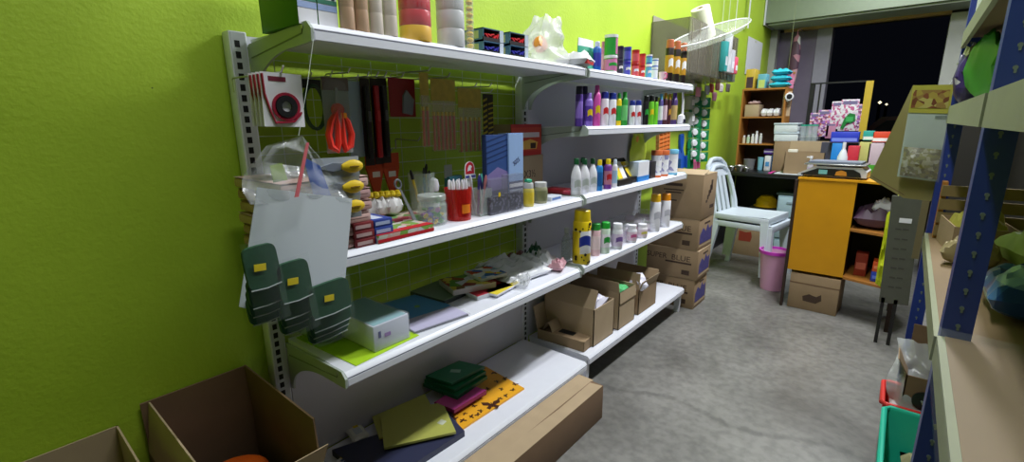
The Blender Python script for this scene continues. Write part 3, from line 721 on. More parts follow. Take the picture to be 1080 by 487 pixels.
# small display boxes, two by two
gd = 'little open display boxes in a two by two block'
for i, (u0, u1) in enumerate(((503, 531), (533, 557))):
    x = .32; ya, yb = fity(u0+7 if i == 0 else u0+5, x, Z5), fity(u1, x, Z5); w = (yb-ya)/2
    H = fith(31 if i == 0 else 35.5, x, (ya+yb)/2, Z5)/2
    for k in range(2):
        fill = C(40, 40, 150) if k == 0 else C(206, 30, 40)
        t = thing('display_box', 'small open box of %s packets, %s %s of the block' % ('blue' if k == 0 else 'red', ('lower', 'upper')[k], ('left', 'right')[i]), 'box', (x, (ya+yb)/2, Z5+.0005+k*(H+.0005)), group=gd)
        sd = C(60, 100, 124)
        part('carton', B().box((-.12, -w, 0), (0, w, .003), sd).box((-.12, -w, H-.003), (0, w, H-.0002), sd).box((-.12, -w, 0), (0, -w+.003, H-.0002), sd).box((-.12, w-.003, 0), (0, w, H-.0002), WHT).box((-.12, -w, 0), (-.117, w, H-.0002), BLACK).box((-.003, -w, 0), (.0005, w, H*.28), BLACK if k == 0 else C(40, 30, 34)), t)
        part('side_label', B().box((-.10, -w-.0006, H*.2), (-.02, -w, H*.8), C(160, 170, 110)), t)
        part('corner_label', B().box((-.0005, w*.62, .001), (.001, w, H*.98), C(190, 200, 215)), t)
        for q in range(5):
            part('packet', B().box((-.03, -.008, -.0015), (.004, .008, .0025), fill, Matrix.Translation((-.004, -w+.012+(1.6*w-.012)*(q+.5)/5, H*(.38+.08*(q % 3)))) @ Matrix.Rotation(R(q*25-40), 4, 'X')), t)
# knotted white plastic bag with an orange thing in it
ya, yb = fity(556, .28, Z5), fity(603, .28, Z5); yc = (ya+yb)/2; H = fith(17, .28, yc, Z5)
def bagf(u, v):
    a = u*2*PI; rr = (yb-ya)/2*(1-v*.55)*(.9+.25*noise.noise(Vector((math.cos(a)*2.2, math.sin(a)*2.2, v*4))))
    ridge = 1+.1*math.sin(a*9+v*3)*v
    return (rr*.62*math.cos(a)*ridge, rr*math.sin(a)*ridge+v*v*.04, .002+H*v*(1+.04*math.sin(a*5)*v))
t = thing('plastic_bag', 'upright knotted white plastic bag on the top shelf with orange thing inside', 'bag', (.24, yc, Z5+.0005))
part('bag', B().grid(bagf, 40, 16, clear('white_bag_haze', (222, 222, 226), .5, .25)), t)
part('orange_roll', B().lathe([(0, -.02), (.026, -.016), (.03, 0), (.026, .016), (0, .02)], C(232, 150, 60), 16, Matrix.Translation((.03, -.055, .07)) @ Matrix.Rotation(R(70), 4, 'Y')), t)

# ------------------------------------------------------------ hooks and hanging goods on the wire mesh
def hook(y, z, L=.2):
    return B().tube([(.034, y, z-.03), (.034, y, z), (.04, y, z+.004), (.034+L, y, z), (.034+L+.012, y, z+.012)], .0022, CHROME, 6)
def hang(u, v, x, name, label, cat, group=None, hookL=None):
    """root at the hanging hole seen at u, v on the plane x"""
    p = P(u, v, 'x', x)
    h = solo('peg_hook', hook(p.y, p.z, hookL or x-.02), 'zinc hook for the ' + ' '.join(label.split(',')[0].split()[:11]), 'hook', group='zinc hooks on the wire mesh')
    return thing(name, label, cat, (x, p.y, p.z-.004), group=group), p
def px2(x, u0, v0, u1, v1):
    a, b = P(u0, v0, 'x', x), P(u1, v1, 'x', x); return b.y-a.y, a.z-b.z
# ring cards (white card, red and black ring), a stack of four on one hook
RNG = C(150, 20, 50); gcd = 'white cards with red and black rings on one hook'
wd, hg = px2(.30, 272, 76, 321, 134)
for k in range(4):
    x = .30-.018*k
    p = P(296, 77, 'x', .30)
    t = thing('ring_card', 'white card with dark red and black ring, %s' % ('front of the four' if k == 0 else ('second', 'third', 'rearmost')[k-1]+' behind the front one'), 'blister card', (x, p.y, p.z), group=gcd, rot=(R(-1.5), 0, R(-3-3*k)))
    part('card', B().box((-.0008, -wd/2, -hg), (.0008, wd/2, 0), WHT), t)
    rb = B().lathe([(.030, -.001), (.030, .004), (.024, .004), (.024, -.001)], RNG, 28, Matrix.Translation((.001, .005, -hg*.62)) @ Matrix.Rotation(R(90), 4, 'Y'))
    rb.tube([(.0025, -wd*.46, -.004), (.0025, -wd*.44, -hg*.4), (.0025, -wd*.33, -hg*.72), (.0025, -.02, -hg*.93), (.0025, .02, -hg*.9), (.0025, .038, -hg*.72)], .0028, RNG, 6)
    part('red_ring', rb, t)
    part('black_ring', B().lathe([(.023, 0), (.023, .006), (.011, .006), (.011, 0)], BLACK, 28, Matrix.Translation((.001, .005, -hg*.62)) @ Matrix.Rotation(R(90), 4, 'Y')), t)
    part('printed_heading', B().box((.0008, -wd*.32, -.018), (.0014, wd*.1, -.008), C(120, 40, 60)), t)
solo('peg_hook', hook(P(296, 77, 'x', .3).y, P(296, 77, 'x', .3).z+.002, .27), 'zinc wire hook carrying the ring cards', 'hook', group='zinc hooks on the wire mesh')
# dark cord pack behind
t, p = hang(328, 82, .16, 'cord_pack', 'dark green coiled cord pack hanging between ring cards and red scissors', 'cord', hookL=.12)
for k in range(3):
    part('coil', B().tube([(.004*k, .028*math.cos(a)*1.0, -.07+.055*math.sin(a)) for a in [2*PI*i/20 for i in range(20)]], .004, C(20, 60, 40), 6, closed=True), t)
part('header', B().box((-.002, -.03, -.022), (.002, .03, 0), BLACK), t)
# red scissors in a clear blister card
t, p = hang(352, 80, .27, 'scissors_pack', 'red handled scissors in a clear pack hanging point up', 'scissors', hookL=.22)
wd, hg = px2(.27, 335, 80, 370, 160)
part('backing_card', B().box((-.0015, -wd/2, -hg), (-.0005, wd/2, 0), mat('grey_card', (150, 160, 158), .5)), t)
part('clear_front', B().grid(lambda u, v: (.002+.012*math.sin(u*PI)*math.sin(v*PI), -wd/2+wd*u, -hg*v), 10, 10, CLEAR), t)
RH = C(226, 56, 44, .3)
part('header', B().box((-.0004, -wd/2, -.03), (.003, wd/2, 0), mat('dim_brown_print', (112, 96, 92), .5)), t)
sc = B()
for s in (-1, 1):
    sc.tube([(.006, .006*s, -hg*.44), (.006, .022*s, -hg*.58), (.006, .031*s, -hg*.75), (.006, .026*s, -hg*.91), (.006, .012*s, -hg*.96), (.006, .007*s, -hg*.86), (.006, .006*s, -hg*.6)], .0085, RH, 8, closed=True)
sc.lathe([(0, 0), (.017, 0), (.015, .008), (0, .009)], RH, 16, Matrix.Translation((.002, 0, -hg*.42)) @ Matrix.Rotation(R(90), 4, 'Y'))
part('handles', sc, t, 'red plastic handles')
part('blades', B().prism([(-.007, -hg*.4), (.007, -hg*.4), (.004, -hg*.14), (-.002, -hg*.12)], 'x', .002, .005, C(170, 174, 178, .25)), t, 'steel blades')
part('price_sticker', B().box((.012, .003, -hg*.53), (.0135, .018, -hg*.46), C(240, 150, 20)), t)
# blue strip pack
t, p = hang(375, 84, .15, 'strip_pack', 'pale pack with blue wavy edging hanging behind the scissors', 'pack', hookL=.12)
part('card', B().box((-.001, -.035, -.21), (.001, .04, 0), mat('pale_blue_card', (150, 172, 186), .5)), t)
part('blue_wave', B().tube([(.004, .02+.008*math.sin(i*1.6), -.06-.012*i) for i in range(13)], .004, C(60, 110, 190), 6), t)
# utility knives
gk = 'knife and tape packs'
for i, (u, c, lb) in enumerate(((384, BLACK, 'black handled knife pack, left of the red one'), (394, C(170, 24, 30), 'red handled knife in a black pack'), (402.5, BLACK, 'black handled knife pack, right of the red one'))):
    t, p = hang(u, 81, .16, 'knife_pack', lb, 'knife', gk, hookL=.14)
    wd = .03 if i != 1 else .028; hg = .245
    part('card', B().box((-.002, -wd/2, -hg), (0, wd/2, 0), C(34, 20, 22)), t)
    part('handle', B().box((0, -.008, -hg+.02), (.012, .008, -.02), c if i == 1 else C(24, 22, 24), bev=.004), t)
    part('slide', B().box((.012, -.004, -.12), (.016, .004, -.09), C(200, 60, 60) if i == 1 else C(90, 90, 95)), t)
t, p = hang(423, 81, .17, 'lock_card', 'dark red card with a white and silver patch hanging beside the knives', 'card', hookL=.14)
wd, hg = px2(.17, 408, 81, 438, 123)
part('card', B().box((-.001, -wd/2, -hg), (.001, wd/2, 0), C(140, 20, 26)), t)
part('silver_tool', B().prism([(-.005, -hg*.9), (.03, -hg*.95), (.038, -hg*.55), (.012, -hg*.3), (0, -hg*.45)], 'x', .001, .008, C(120, 126, 134, .3)), t)
# pencil packs with yellow hologram headers
OLV = mat('dull_gold_header', (196, 170, 70), .35, .0, var=.3, scale=50)
PENC = C(232, 120, 106)
for i, (u0, u1, v0, v1, n, lb) in enumerate(((440, 453, 73, 152, 2, 'narrow pack of red pencils, leftmost of the gold-headed packs'), (452.5, 481, 80, 156, 6, 'wide pack of red pencils with gold header in the middle'), (482, 508, 90, 157, 5, 'pack of red pencils with gold header, rightmost'))):
    x = .20
    t, p = hang((u0+u1)/2, v0+2, x, 'pencil_pack', lb, 'pencils', 'packs of red pencils with gold headers', hookL=.19)
    wd, hg = px2(x, u0, v0, u1, v1)
    part('header', B().box((-.001, -wd/2, -hg*.3), (.001, wd/2, 0), OLV), t, 'dull gold card header')
    part('clear_sleeve', B().grid(lambda a, b: (.004+.006*math.sin(a*PI), -wd/2+wd*a, -hg*.3-hg*.7*b), 8, 6, clear('sleeve_film', (232, 204, 204), .30)).grid(lambda a, b: (-.006, -wd/2+wd*a, -hg*.3-hg*.7*b), 2, 2, clear('sleeve_film', (232, 204, 204), .30)), t)
    for k in range(n):
        yy = -wd/2+wd*(k+.5)/n; dz = rnd.uniform(0, .02)
        pc = part('pencil', B().cyl((0, 0, 0), .0038, hg*.48, PENC, 6, Matrix.Translation((0, yy, -hg*.985))), t)
        part('yellow_end', B().cyl((0, 0, 0), .0045, .012, YEL, 8, Matrix.Translation((0, yy, -hg*.985+hg*.48))), pc)
t, p = hang(514, 98, .12, 'striped_tape_pack', 'black and yellow striped strip hanging behind the pencils', 'strip', hookL=.1)
sb = B().box((-.001, -.026, -.17), (.001, .03, 0), C(40, 36, 20))
for k in range(7): sb.prism([(-.026, -.03-.02*k), (-.004, -.022-.02*k), (-.004, -.014-.02*k), (-.026, -.022-.02*k)], 'x', .001, .0016, C(180, 160, 30))
for k in range(7): sb.prism([(.002, -.04-.018*k), (.03, -.034-.018*k), (.03, -.028-.018*k), (.002, -.034-.018*k)], 'x', .001, .0016, C(180, 160, 30))
part('striped_sheet', sb, t)
# orange key packs
for i, u in enumerate((394, 411)):
    t, p = hang(u, 160, .14, 'brush_pack', 'pack with orange net top and two white stickers, %s one' % ('left' if i == 0 else 'right'), 'pack', 'orange topped packs on the mesh', hookL=.11)
    OR = C(196, 70, 30)
    part('header', B().box((-.002, -.031, -.045), (.002, .031, 0), OR), t)
    part('orange_bag', B().prism([(-.03, -.045), (.03, -.045), (.012, -.115), (.002, -.15), (-.012, -.11)], 'x', -.003, .004, OR), t)
    part('sticker', B().box((.004, -.012, -.072), (.0052, .014, -.055), WHT), t)
# bare hooks on the mesh
for (u, v) in ((430, 148), (505, 92), (356, 78)):
    p = P(u, v, 'x', .1)
    solo('peg_hook', hook(p.y, p.z, .12), 'bare zinc hook on the mesh, %s' % {430: 'low between orange packs and pencils', 505: 'high at the right by the shelf joint', 356: 'high above the scissors'}[u], 'hook', group='zinc hooks on the wire mesh')
# blister cards of yellow handled brushes
for i, (v, dv) in enumerate(((166, 18), (187, 18), (208, 16))):
    p = P(354, v, 'x', .35)
    t = thing('paint_brush_card', 'grey blister card with a yellow and silver tool, %s of three' % ('top', 'middle', 'bottom')[i], 'blister card', (.35+.004*i, p.y, p.z), group='stacked cards with yellow tools')
    wd, hg = px2(.35, 328, v, 379, v+dv)
    part('card', B().box((-.001, -wd/2, -hg), (.001, wd/2, .0), C(165, 172, 182)), t)
    part('steel_blade', B().prism([(-wd*.42, -hg*.45), (-wd*.1, -hg*.25), (wd*.12, -hg*.3), (wd*.12, -hg*.62), (-wd*.1, -hg*.66)], 'x', .001, .005, C(120, 126, 140, .25)), t)
    part('yellow_handle', B().lathe([(0, -.03), (.006, -.028), (.009, -.022), (.0145, -.008), (.0155, .006), (.011, .02), (.006, .026), (0, .027)], C(226, 192, 30), 12, Matrix.Translation((.011, wd*.30, -hg*.46)) @ Matrix.Rotation(R(-90), 4, 'X'), sx=.55), t)
    part('handle_slit', B().tube([(.0195, wd*.2, -hg*.46), (.0205, wd*.3, -hg*.44), (.0195, wd*.4, -hg*.46)], .0015, C(130, 100, 20), 5), t)
    if i == 0: part('red_tab', B().box((.002, -wd*.5, -hg*.85), (.006, -wd*.34, -hg*.6), C(150, 20, 40)), t)
# ------------------------------------------------------------ goods on z3, bay 1
gm = 'boxes on the middle shelf'
# felt / napkin stack at the far left end
zz = Z3
for k in range(6):
    cc = [(190, 154, 148), (178, 142, 140), (198, 164, 156)][k % 3]
    hh = .029
    j = .004*math.sin(k*2.3)
    t = thing('napkin_pack', 'dusty pink soft pack in the stack at the left end, %s' % ('bottom', 'second', 'third', 'fourth', 'fifth', 'topmost')[k], 'pack', (.205, .562+j, zz+.0005), group='stack of dusty pink packs')
    part('folded_paper', B().grid(lambda u, v: (-.13+.26*u, -.11+.22*v, hh-.003+.0015*noise.noise(Vector((u*8, v*8, k)))), 10, 10, C(*cc, .8)).box((-.13, -.11, 0), (.13, .11, hh-.005), C(*cc, .8), bev=.006), t)
    part('wrapper_seam', B().box((.1295, -.10, hh*.4), (.1305, .10, hh*.46), C(150, 120, 116)), t)
    zz += hh+.001
# candles (yellow tops) in white bags
t0 = fity(370, .2, Z3)
k = 0
for u, x in ((378, .16), (391, .17), (403, .18), (414, .19)):
    y = fity(u, x, Z3+.03); k += 1
    t = thing('candle_bag', 'white paper bag with yellow pieces on top, %s of four' % ('first from the left', 'second', 'third', 'rightmost')[k-1], 'bag', (x, y, Z3+.035), group='white bags with yellow tops')
    part('bag', B().pillow(.05, .055, .055, C(222, 222, 222), seed=k, wr=.3, power=.3), t)
    for q in range(3): part('yellow_piece', B().lathe([(0, -.01), (.01, -.006), (.012, 0), (.008, .01), (0, .012)], C(236, 206, 20), 10, Matrix.Translation((.005*q, -.017+.017*q, .062))), t)
# stack of small red / blue boxes
for k in range(3):
    for q in range(2):
        p = P(386+0*q, 252, 'z', Z3+.05); x = .30-.002*k; y = .83+.002*k
        t = thing('staple_box', 'small %s box in the front stack, %s layer, %s column' % ('dark red' if q == 0 else 'blue', ('bottom', 'middle', 'top')[k], ('left', 'right')[q]), 'box', (x, fity(376, .30, Z3)+.058*q, Z3+.0005+.0205*k), group='small stacked red and blue boxes')
        part('carton', B().box((-.045, -.028, 0), (.045, .028, .02), C(120, 40, 46) if q == 0 else C(50, 70, 150), bev=.001), t)
        part('label_strip', B().box((.045, -.024, .005), (.0456, .02, .014), C(190, 160, 160) if q == 0 else C(170, 185, 220)), t)
        part('top_strip', B().box((-.03, -.02, .02), (.03, .01, .0204), C(90, 30, 40) if q == 0 else C(200, 210, 230)), t)
# flat crayon box with white, red stripe
t = thing('crayon_box', 'long flat white box with red stripe along the middle shelf edge', 'box', (.30, fity(425, .33, Z3), Z3+.0005), R(1))
part('carton', B().box((-.05, -.095, 0), (.05, .095, .022), voronoi_mat('crayon_print', [(200, 200, 190), (120, 160, 70), (190, 190, 195), (205, 170, 160)], 45), bev=.001), t)
part('red_stripe', B().box((.05, -.095, .001), (.0506, .095, .010), C(196, 30, 44)).box((.02, -.095, .022), (.0505, .095, .0224), C(196, 30, 44)), t)
t = thing('crayon_box', 'second flat box with green and pink print behind the red striped one', 'box', (.20, fity(428, .22, Z3), Z3+.0005), R(-3))
part('carton', B().box((-.045, -.09, 0), (.045, .09, .03), voronoi_mat('crayon_print2', [(170, 110, 110), (200, 190, 170), (110, 150, 90), (150, 60, 70)], 40), bev=.001), t)
# glass jar with flower pegs
GL = clear('jar_glass', (215, 228, 222), .22, .04)
y, r, h = fitc(441.5, 471.5, 205, .27, Z3)
jz = Vector((.27, y, Z3+.0005))
t = thing('glass_jar', 'squat clear jar with white lid holding coloured flower pegs', 'jar', jz)
part('glass', B().lathe([(0, 0), (r*.9, 0), (r, .006), (r, h*.66), (r*.86, h*.78), (r*.86, h*.8), (r*.83, h*.8), (r*.95, h*.65), (r*.95, .01), (0, .008)], GL, 26), t)
part('lid', B().lathe([(0, h), (r*.9, h), (r*.95, h*.97), (r*.95, h*.82), (r*.9, h*.80)], clear('cloudy_lid', (215, 222, 218), .45, .2), 26), t, 'cloudy clear lid')
pcs = [C(90, 70, 180), C(236, 196, 30), C(60, 150, 60), C(190, 110, 190), C(40, 60, 160)]
k = 0
for lay, rad, nn in ((.012, .62, 9), (.012, .2, 3), (.030, .6, 8), (.030, .15, 2), (.046, .5, 5)):
    for q in range(nn):
        a = 2*PI*q/nn+lay*30; k += 1
        fb = B()
        for e in range(5):
            fb.lathe([(0, -.003), (.0042, -.002), (.0042, .002), (0, .003)], pcs[(k*7+q) % 5], 7, Matrix.Rotation(a, 4, 'Z') @ Matrix.Translation((r*rad+.0, 0, lay)) @ Matrix.Rotation(R(60+k*20), 4, 'X') @ Matrix.Translation((.0045*math.cos(e*1.257), .0045*math.sin(e*1.257), 0)))
        solo('flower_peg', fb, 'tiny flower shaped peg in the clear jar, %s' % ('violet', 'yellow', 'green', 'mauve', 'dark blue')[(k*7+q) % 5], 'peg', jz, group='flower pegs in the jar')
# pencil glass behind the jar (clear beaker with pens)
def beaker(u0, u1, vt, x, name, lb, m=GL, taper=.85):
    y, r, h = fitc(u0, u1, vt, x, Z3)
    loc = Vector((x, y, Z3+.0005)); t = thing(name, lb, 'cup', loc, group='clear cups of pens')
    part('cup_wall', B().lathe([(0, 0), (r*taper, 0), (r, h), (r*.96, h), (r*taper*.94, .004), (0, .004)], m, 24), t)
    return loc, r, h
def stick(loc, dx, dy, L, lean, az, r, m, name, lb, g, tip=None):
    t = thing(name, lb, name.replace('_', ' '), (loc.x+dx, loc.y+dy, loc.z+.006), group=g, rot=(R(lean*math.cos(az)), R(lean*math.sin(az)), 0))
    part('barrel', B().cyl((0, 0, 0), r, L, m, 8), t)
    if tip: part('tip', B().lathe([(r*1.15, L-.02), (r*1.2, L), (r*.6, L+.01), (0, L+.012)], tip, 10), t)
loc, r, h = beaker(433, 460, 182, .18, 'clear_beaker', 'tall clear beaker behind the jar with pens')
for dx, dy, L, ln, az, m, c in ((.0, .01, .15, 6, 1, C(30, 120, 150), 'teal'), (.01, -.01, .15, 14, 0, C(220, 190, 30), 'yellow'), (-.01, 0, .16, 10, 3, C(200, 180, 40), 'mustard'), (.012, .012, .14, 4, 2, C(40, 60, 50), 'dark green')):
    stick(loc, dx, dy, L, ln, az, .0042, m, 'pen', '%s pen standing in the tall beaker behind the jar' % c, 'pens in the tall beaker', BLACK)
p = P(432, 205, 'x', .27)
t = thing('scissors', 'grey steel scissors leaning left of the jar', 'scissors', (.26, p.y+.03, Z3+.003), rot=(R(28), R(6), 0))
part('blade', B().prism([(-.006, 0), (.006, 0), (.002, .13), (-.003, .14)], 'x', -.002, .002, C(150, 156, 164, .25)), t)
part('handle', B().tube([(0, .01*math.cos(a), -.0+.14+.012+.014*math.sin(a)) for a in [2*PI*i/12 for i in range(12)]], .003, C(120, 124, 130), 6, closed=True), t)
# red cup with cotton-tipped pens
RC = mat('red_clear_cup', (206, 40, 34), .15, var=0, alpha=.62)
loc, r, h = beaker(470, 498, 198, .28, 'red_cup', 'see-through red cup packed with white-capped red pens', RC, .88)
k = 0
for rad, nn in ((.62, 10), (.25, 4)):
    for q in range(nn):
        a = 2*PI*q/nn; k += 1
        stick(loc, r*rad*math.cos(a), r*rad*math.sin(a), h*1.08, 4, a, .0036, C(206, 60, 50), 'pen', 'red pen with white cap standing in the red cup', 'red pens in the red cup', WHT)
t = thing('price_sticker', 'small orange sticker on the red cup', 'sticker', (loc.x, loc.y, loc.z))
part('sticker', B().grid(lambda u, v: (r*1.0*math.cos(-.5+u*.7), r*1.0*math.sin(-.5+u*.7), .025+.028*v), 6, 2, C(236, 130, 30)), t)
# clear square box with pens
t = thing('pen_box', 'clear square box of assorted pens right of the red cup', 'box', (.285, fity(507, .285, Z3), Z3+.0005))
w = .028
part('clear_box', B().box((-w, -w, 0), (w, w, .003), CLEARP).box((-w, -w, 0), (-w+.002, w, .09), CLEARP).box((w-.002, -w, 0), (w, w, .09), CLEARP).box((-w, -w, 0), (w, -w+.002, .09), CLEARP).box((-w, w-.002, 0), (w, w, .09), CLEARP), t)
for k, (c, nm) in enumerate((((210, 210, 215), 'white'), ((60, 60, 150), 'blue'), ((190, 120, 130), 'pink'), ((90, 190, 180), 'mint'), ((215, 205, 200), 'cream'), ((40, 40, 90), 'navy'))):
    stick(Vector((.285, t.location.y, Z3)), -.015+.015*(k % 3), -.012+.022*(k//3), .12, 8, k*1.1, .004, C(*c), 'pen', '%s pen standing in the clear square box' % nm, 'pens in the clear square box', C(*c))
# white cat-shaped figurine with green grass, and teal clip pack, red round tag behind
y = fity(463, .22, Z3)
t = thing('clip_figure', 'white rounded clip figure rising out of green tufts behind the jar', 'ornament', (.20, y, Z3+.0005))
part('stand', B().cyl((0, 0, 0), .018, .05, WHT, 14), t)
part('head', B().lathe([(0, .085), (.016, .088), (.019, .105), (.015, .125), (0, .133)], WHT, 16), t)
tf = B()
for q in range(14):
    a = q*.9; tf.cyl((.014*math.cos(a), .014*math.sin(a), .05), .004, .035, C(50, 160, 40), 5, r2=.001)
part('green_tufts', tf, t)
y = fity(478, .17, Z3)
t = thing('card_pack', 'teal and white folded pack standing behind the red cup', 'pack', (.17, y, Z3+.0005), R(10))
part('teal_pack', B().box((-.012, -.03, 0), (.012, .045, .125), C(60, 130, 150), bev=.004), t)
part('white_tag', B().box((-.006, -.036, .12), (.0, .004, .165), C(200, 206, 204), bev=.002), t)
p = P(495, 178, 'x', .25)
t = thing('round_tag', 'arch shaped red and white tag with animal emblem over the pens', 'tag', (.25, p.y, Z3+.0005))
RD = C(200, 30, 50); hz_ = p.z-Z3
arch = [(-.023, hz_-.02), (.023, hz_-.02)]+[(.023*math.cos(a), hz_-.0+.024*math.sin(a)) for a in [PI*i/14 for i in range(15)]]
part('stem', B().box((-.004, -.004, 0), (-.001, .004, hz_), WHT), t)
part('tag_face', B().prism(arch, 'x', 0, .002, WHT), t)
part('red_arch', B().prism([(.85*a_, hz_+.001+(b_-hz_)*.88) for a_, b_ in arch], 'x', .002, .0027, RD), t)
part('emblem', B().prism([(-.012, hz_-.008), (-.009, hz_+.004), (-.003, hz_+.012), (.004, hz_+.012), (.010, hz_+.006), (.006, hz_+.003), (.004, hz_-.001), (.008, hz_-.008), (.0, hz_-.005)], 'x', .0027, .0034, WHT), t)
part('blue_band', B().box((.002, -.02, hz_-.030), (.0028, .026, hz_-.022), C(60, 70, 150)).box((0, -.022, hz_-.034), (.002, .028, hz_-.02), WHT), t)
# tall printed boxes
for u0, u1, vt, x, dx, nm, c1, c2, lb in ((514, 536.5, 142, .28, .02, 'tall_card_box', C(50, 80, 140), C(40, 60, 110), 'tall dark blue printed card box, left of the pale one'), (536.8, 552, 140.5, .285, .05, 'tall_card_box', C(150, 180, 226), C(120, 150, 200), 'tall pale blue printed card box with slanted writing')):
    t, w, h = pk(u0, u1, vt, x, Z3, dx, nm, lb, 'box', c1, c2, 'tall blue boxes')
    if u0 < 530:
        bx = B()
        for k in range(5): bx.prism([(-w, h*(.62+.07*k)), (w, h*(.72+.07*k)), (w, h*(.735+.07*k)), (-w, h*(.64+.07*k))], 'x', dx/2+.0006, dx/2+.001, C(26, 50, 100))
        bx.prism([(-w+.002, h*.28), (w-.002, h*.28), (w-.002, h*.5), (0, h*.58), (-w+.002, h*.48)], 'x', dx/2+.0006, dx/2+.001, C(130, 116, 170))
        bx.box((dx/2+.0006, -w+.002, .003), (dx/2+.0012, w-.002, h*.28), C(60, 62, 90))
        part('picture', bx, t)
    else:
        text('302S', .024, C(40, 40, 90), t, (dx/2+.0008, .001, h*.62), (R(90), R(-28), R(90)), sx=.85)
        part('dark_panel', B().box((dx/2+.0006, -w+.002, h*.02), (dx/2+.0012, w-.002, h*.36), C(70, 76, 110)).box((dx/2+.0012, -w+.003, h*.28), (dx/2+.0016, w-.003, h*.33), WHT).box((dx/2+.0012, -w+.003, h*.18), (dx/2+.0016, w-.003, h*.25), C(190, 200, 215)), t)
# clear cups of black things in front
for u0, u1, vt, lb in ((518, 536, 190, 'clear box of black pins with a yellow mark, in front of the dark blue box'), (536.5, 552, 185, 'clear box of dark pins in front of the pale blue box')):
    y0, y1 = fity(u0, .33, Z3), fity(u1, .33, Z3); w = (y1-y0)/2; h = fith(vt, .33, y0, Z3)
    t = thing('pin_box', lb, 'box', (.313, (y0+y1)/2, Z3+.0005), group='clear boxes of dark pins')
    part('clear_box', B().box((-.015, -w, 0), (.017, w, h), clear('smoky_box', (150, 150, 165), .3, .08)), t)
    part('dark_pins', B().box((-.012, -w+.003, .003), (.012, w-.003, h*.5), voronoi_mat('pin_heap', [(30, 30, 36), (60, 60, 72), (110, 110, 125), (26, 26, 30)], 140, .3)), t)
    part('yellow_mark', B().box((.0172, -.006, h*.5), (.018, .004, h*.62), YEL), t) if u0 < 530 else None
# brown printed cartons at the back by the joint
t, w, h = pk(541, 572.5, 164, .13, Z3, .1, 'cardboard_box', 'brown carton printed with large numerals behind the tubs', 'box', CARDL, CARD)
text('AX3½', .045, INK, t, (.0508, -.002, h*.52), FX, sx=.9)
part('printed_line', B().box((.0506, -w, h*.02), (.051, w, h*.05), INK), t)
zc = Z3+h+.001
h2 = fith(131, .13, fity(556, .13, zc), zc)
t = thing('cardboard_box', 'red and white printed carton on top of the numeral carton', 'box', (.08, fity(556, .13, zc), zc))
part('carton', B().box((-.05, -w, 0), (.048, w*.95, h2), CARD, bev=.001).box((.048, -w, 0), (.05, w*.95, h2), C(196, 44, 44)), t)
part('front_print', B().box((.05, -w+.004, h2*.15), (.0508, w*.93, h2*.9), C(210, 70, 50)).box((.0508, -w*.8, h2*.58), (.0514, w*.8, h2*.74), C(230, 215, 220)).prism([(-w*.5, h2*.2), (w*.6, h2*.2), (w*.7, h2*.42), (w*.2, h2*.52), (-w*.3, h2*.46)], 'x', .0508, .0516, C(240, 190, 90)).box((.0508, w*.2, h2*.22), (.0518, w*.55, h2*.4), C(60, 30, 30)), t)
# pale tubs
GY = C(205, 205, 205)
tub_y, y, r, tub_h = can(552, 563, 193, .31, Z3, 'glue_tub', 'clear tub of yellow glue in front of the cartons', 'tub', C(214, 196, 90), GY, 'jar', C(226, 200, 60), None, 'pale tubs near the joint')
t_, y, r, h = can(563, 577, 192, .30, Z3, 'glue_tub', 'clear tub of olive pieces with white lid in front of the cartons', 'tub', C(150, 150, 120), GY, 'jar', C(120, 124, 90), None, 'pale tubs near the joint')
p = P(558, 190, 'x', .30)
part('green_nozzle', B().lathe([(0, 0), (.007, 0), (.0075, .01), (.006, .03), (0, .03)], C(30, 160, 120), 12, Matrix.Rotation(R(80), 4, 'X')), tub_y, loc=(0, .012, tub_h+.006))
# red and blue flat boxes
for i, (u, v, x, c, s, lb) in enumerate(((588, 207, .2, C(130, 20, 30), (.10, .06, .02), 'flat dark red packet near the shelf joint'), (582, 213, .29, C(200, 205, 215), (.05, .075, .016), 'flat white box with blue and red print at the shelf edge'), (601, 209, .27, C(180, 60, 80), (.04, .04, .014), 'small pink and white packet at the shelf joint'))):
    y = fity(u, x, Z3)
    t = thing('flat_packet', lb, 'packet', (x, y, Z3+.0005), R(4*i), 'flat packets by the joint')
    a, b_, c_ = s
    part('packet', B().box((-a/2, -b_/2-.01, 0), (a/2, b_/2, c_), c, bev=.002), t)
    part('front_strip', B().box((a/2, -b_/2, c_*.2), (a/2+.0006, b_/2-.01, c_*.7), C(70, 110, 180) if i == 1 else C(220, 200, 200)), t)

# ------------------------------------------------------------ z2, bay 1
# white ream box with teal top and lime sheet below
pc = P(350, 386, 'z', Z2); pe = P(403, 368, 'z', Z2)
solo('lime_sheet', B().box((-.13, -.09, 0), (.155, .13, .0015), LIME), 'lime green sheet sticking out under the white box', 'sheet', (.185, .66, Z2+.0005), R(4))
solo('lime_tray', B().pillow(.11, .1, .05, C(120, 160, 60), seed=4, wr=.3, m2=clear('greenish_wrap', (150, 180, 110), .6)), 'soft green and clear wrapped pack left of the white box', 'pack', (.13, .615, Z2+.003), R(10))
t = thing('ream_box', 'white box with pale teal top near the left shelf end', 'box', (.22, .685, Z2+.0025), R(1))
hb = .075
part('carton', B().box((-.11, -.035, 0), (.105, .085, hb), C(206, 210, 226), bev=.003), t)
part('top_print', B().box((-.105, -.03, hb), (.10, .08, hb+.0008), C(126, 176, 186)), t, 'pale teal top')
part('shrink_film', B().box((-.113, -.038, 0), (.108, .088, hb+.004), CLEAR, bev=.004), t)
part('print_mark', B().box((.1052, .0, hb*.45), (.1062, .02, hb*.6), C(150, 110, 180)).box((.1052, -.02, hb*.5), (.1062, -.012, hb*.75), C(60, 60, 130)), t)
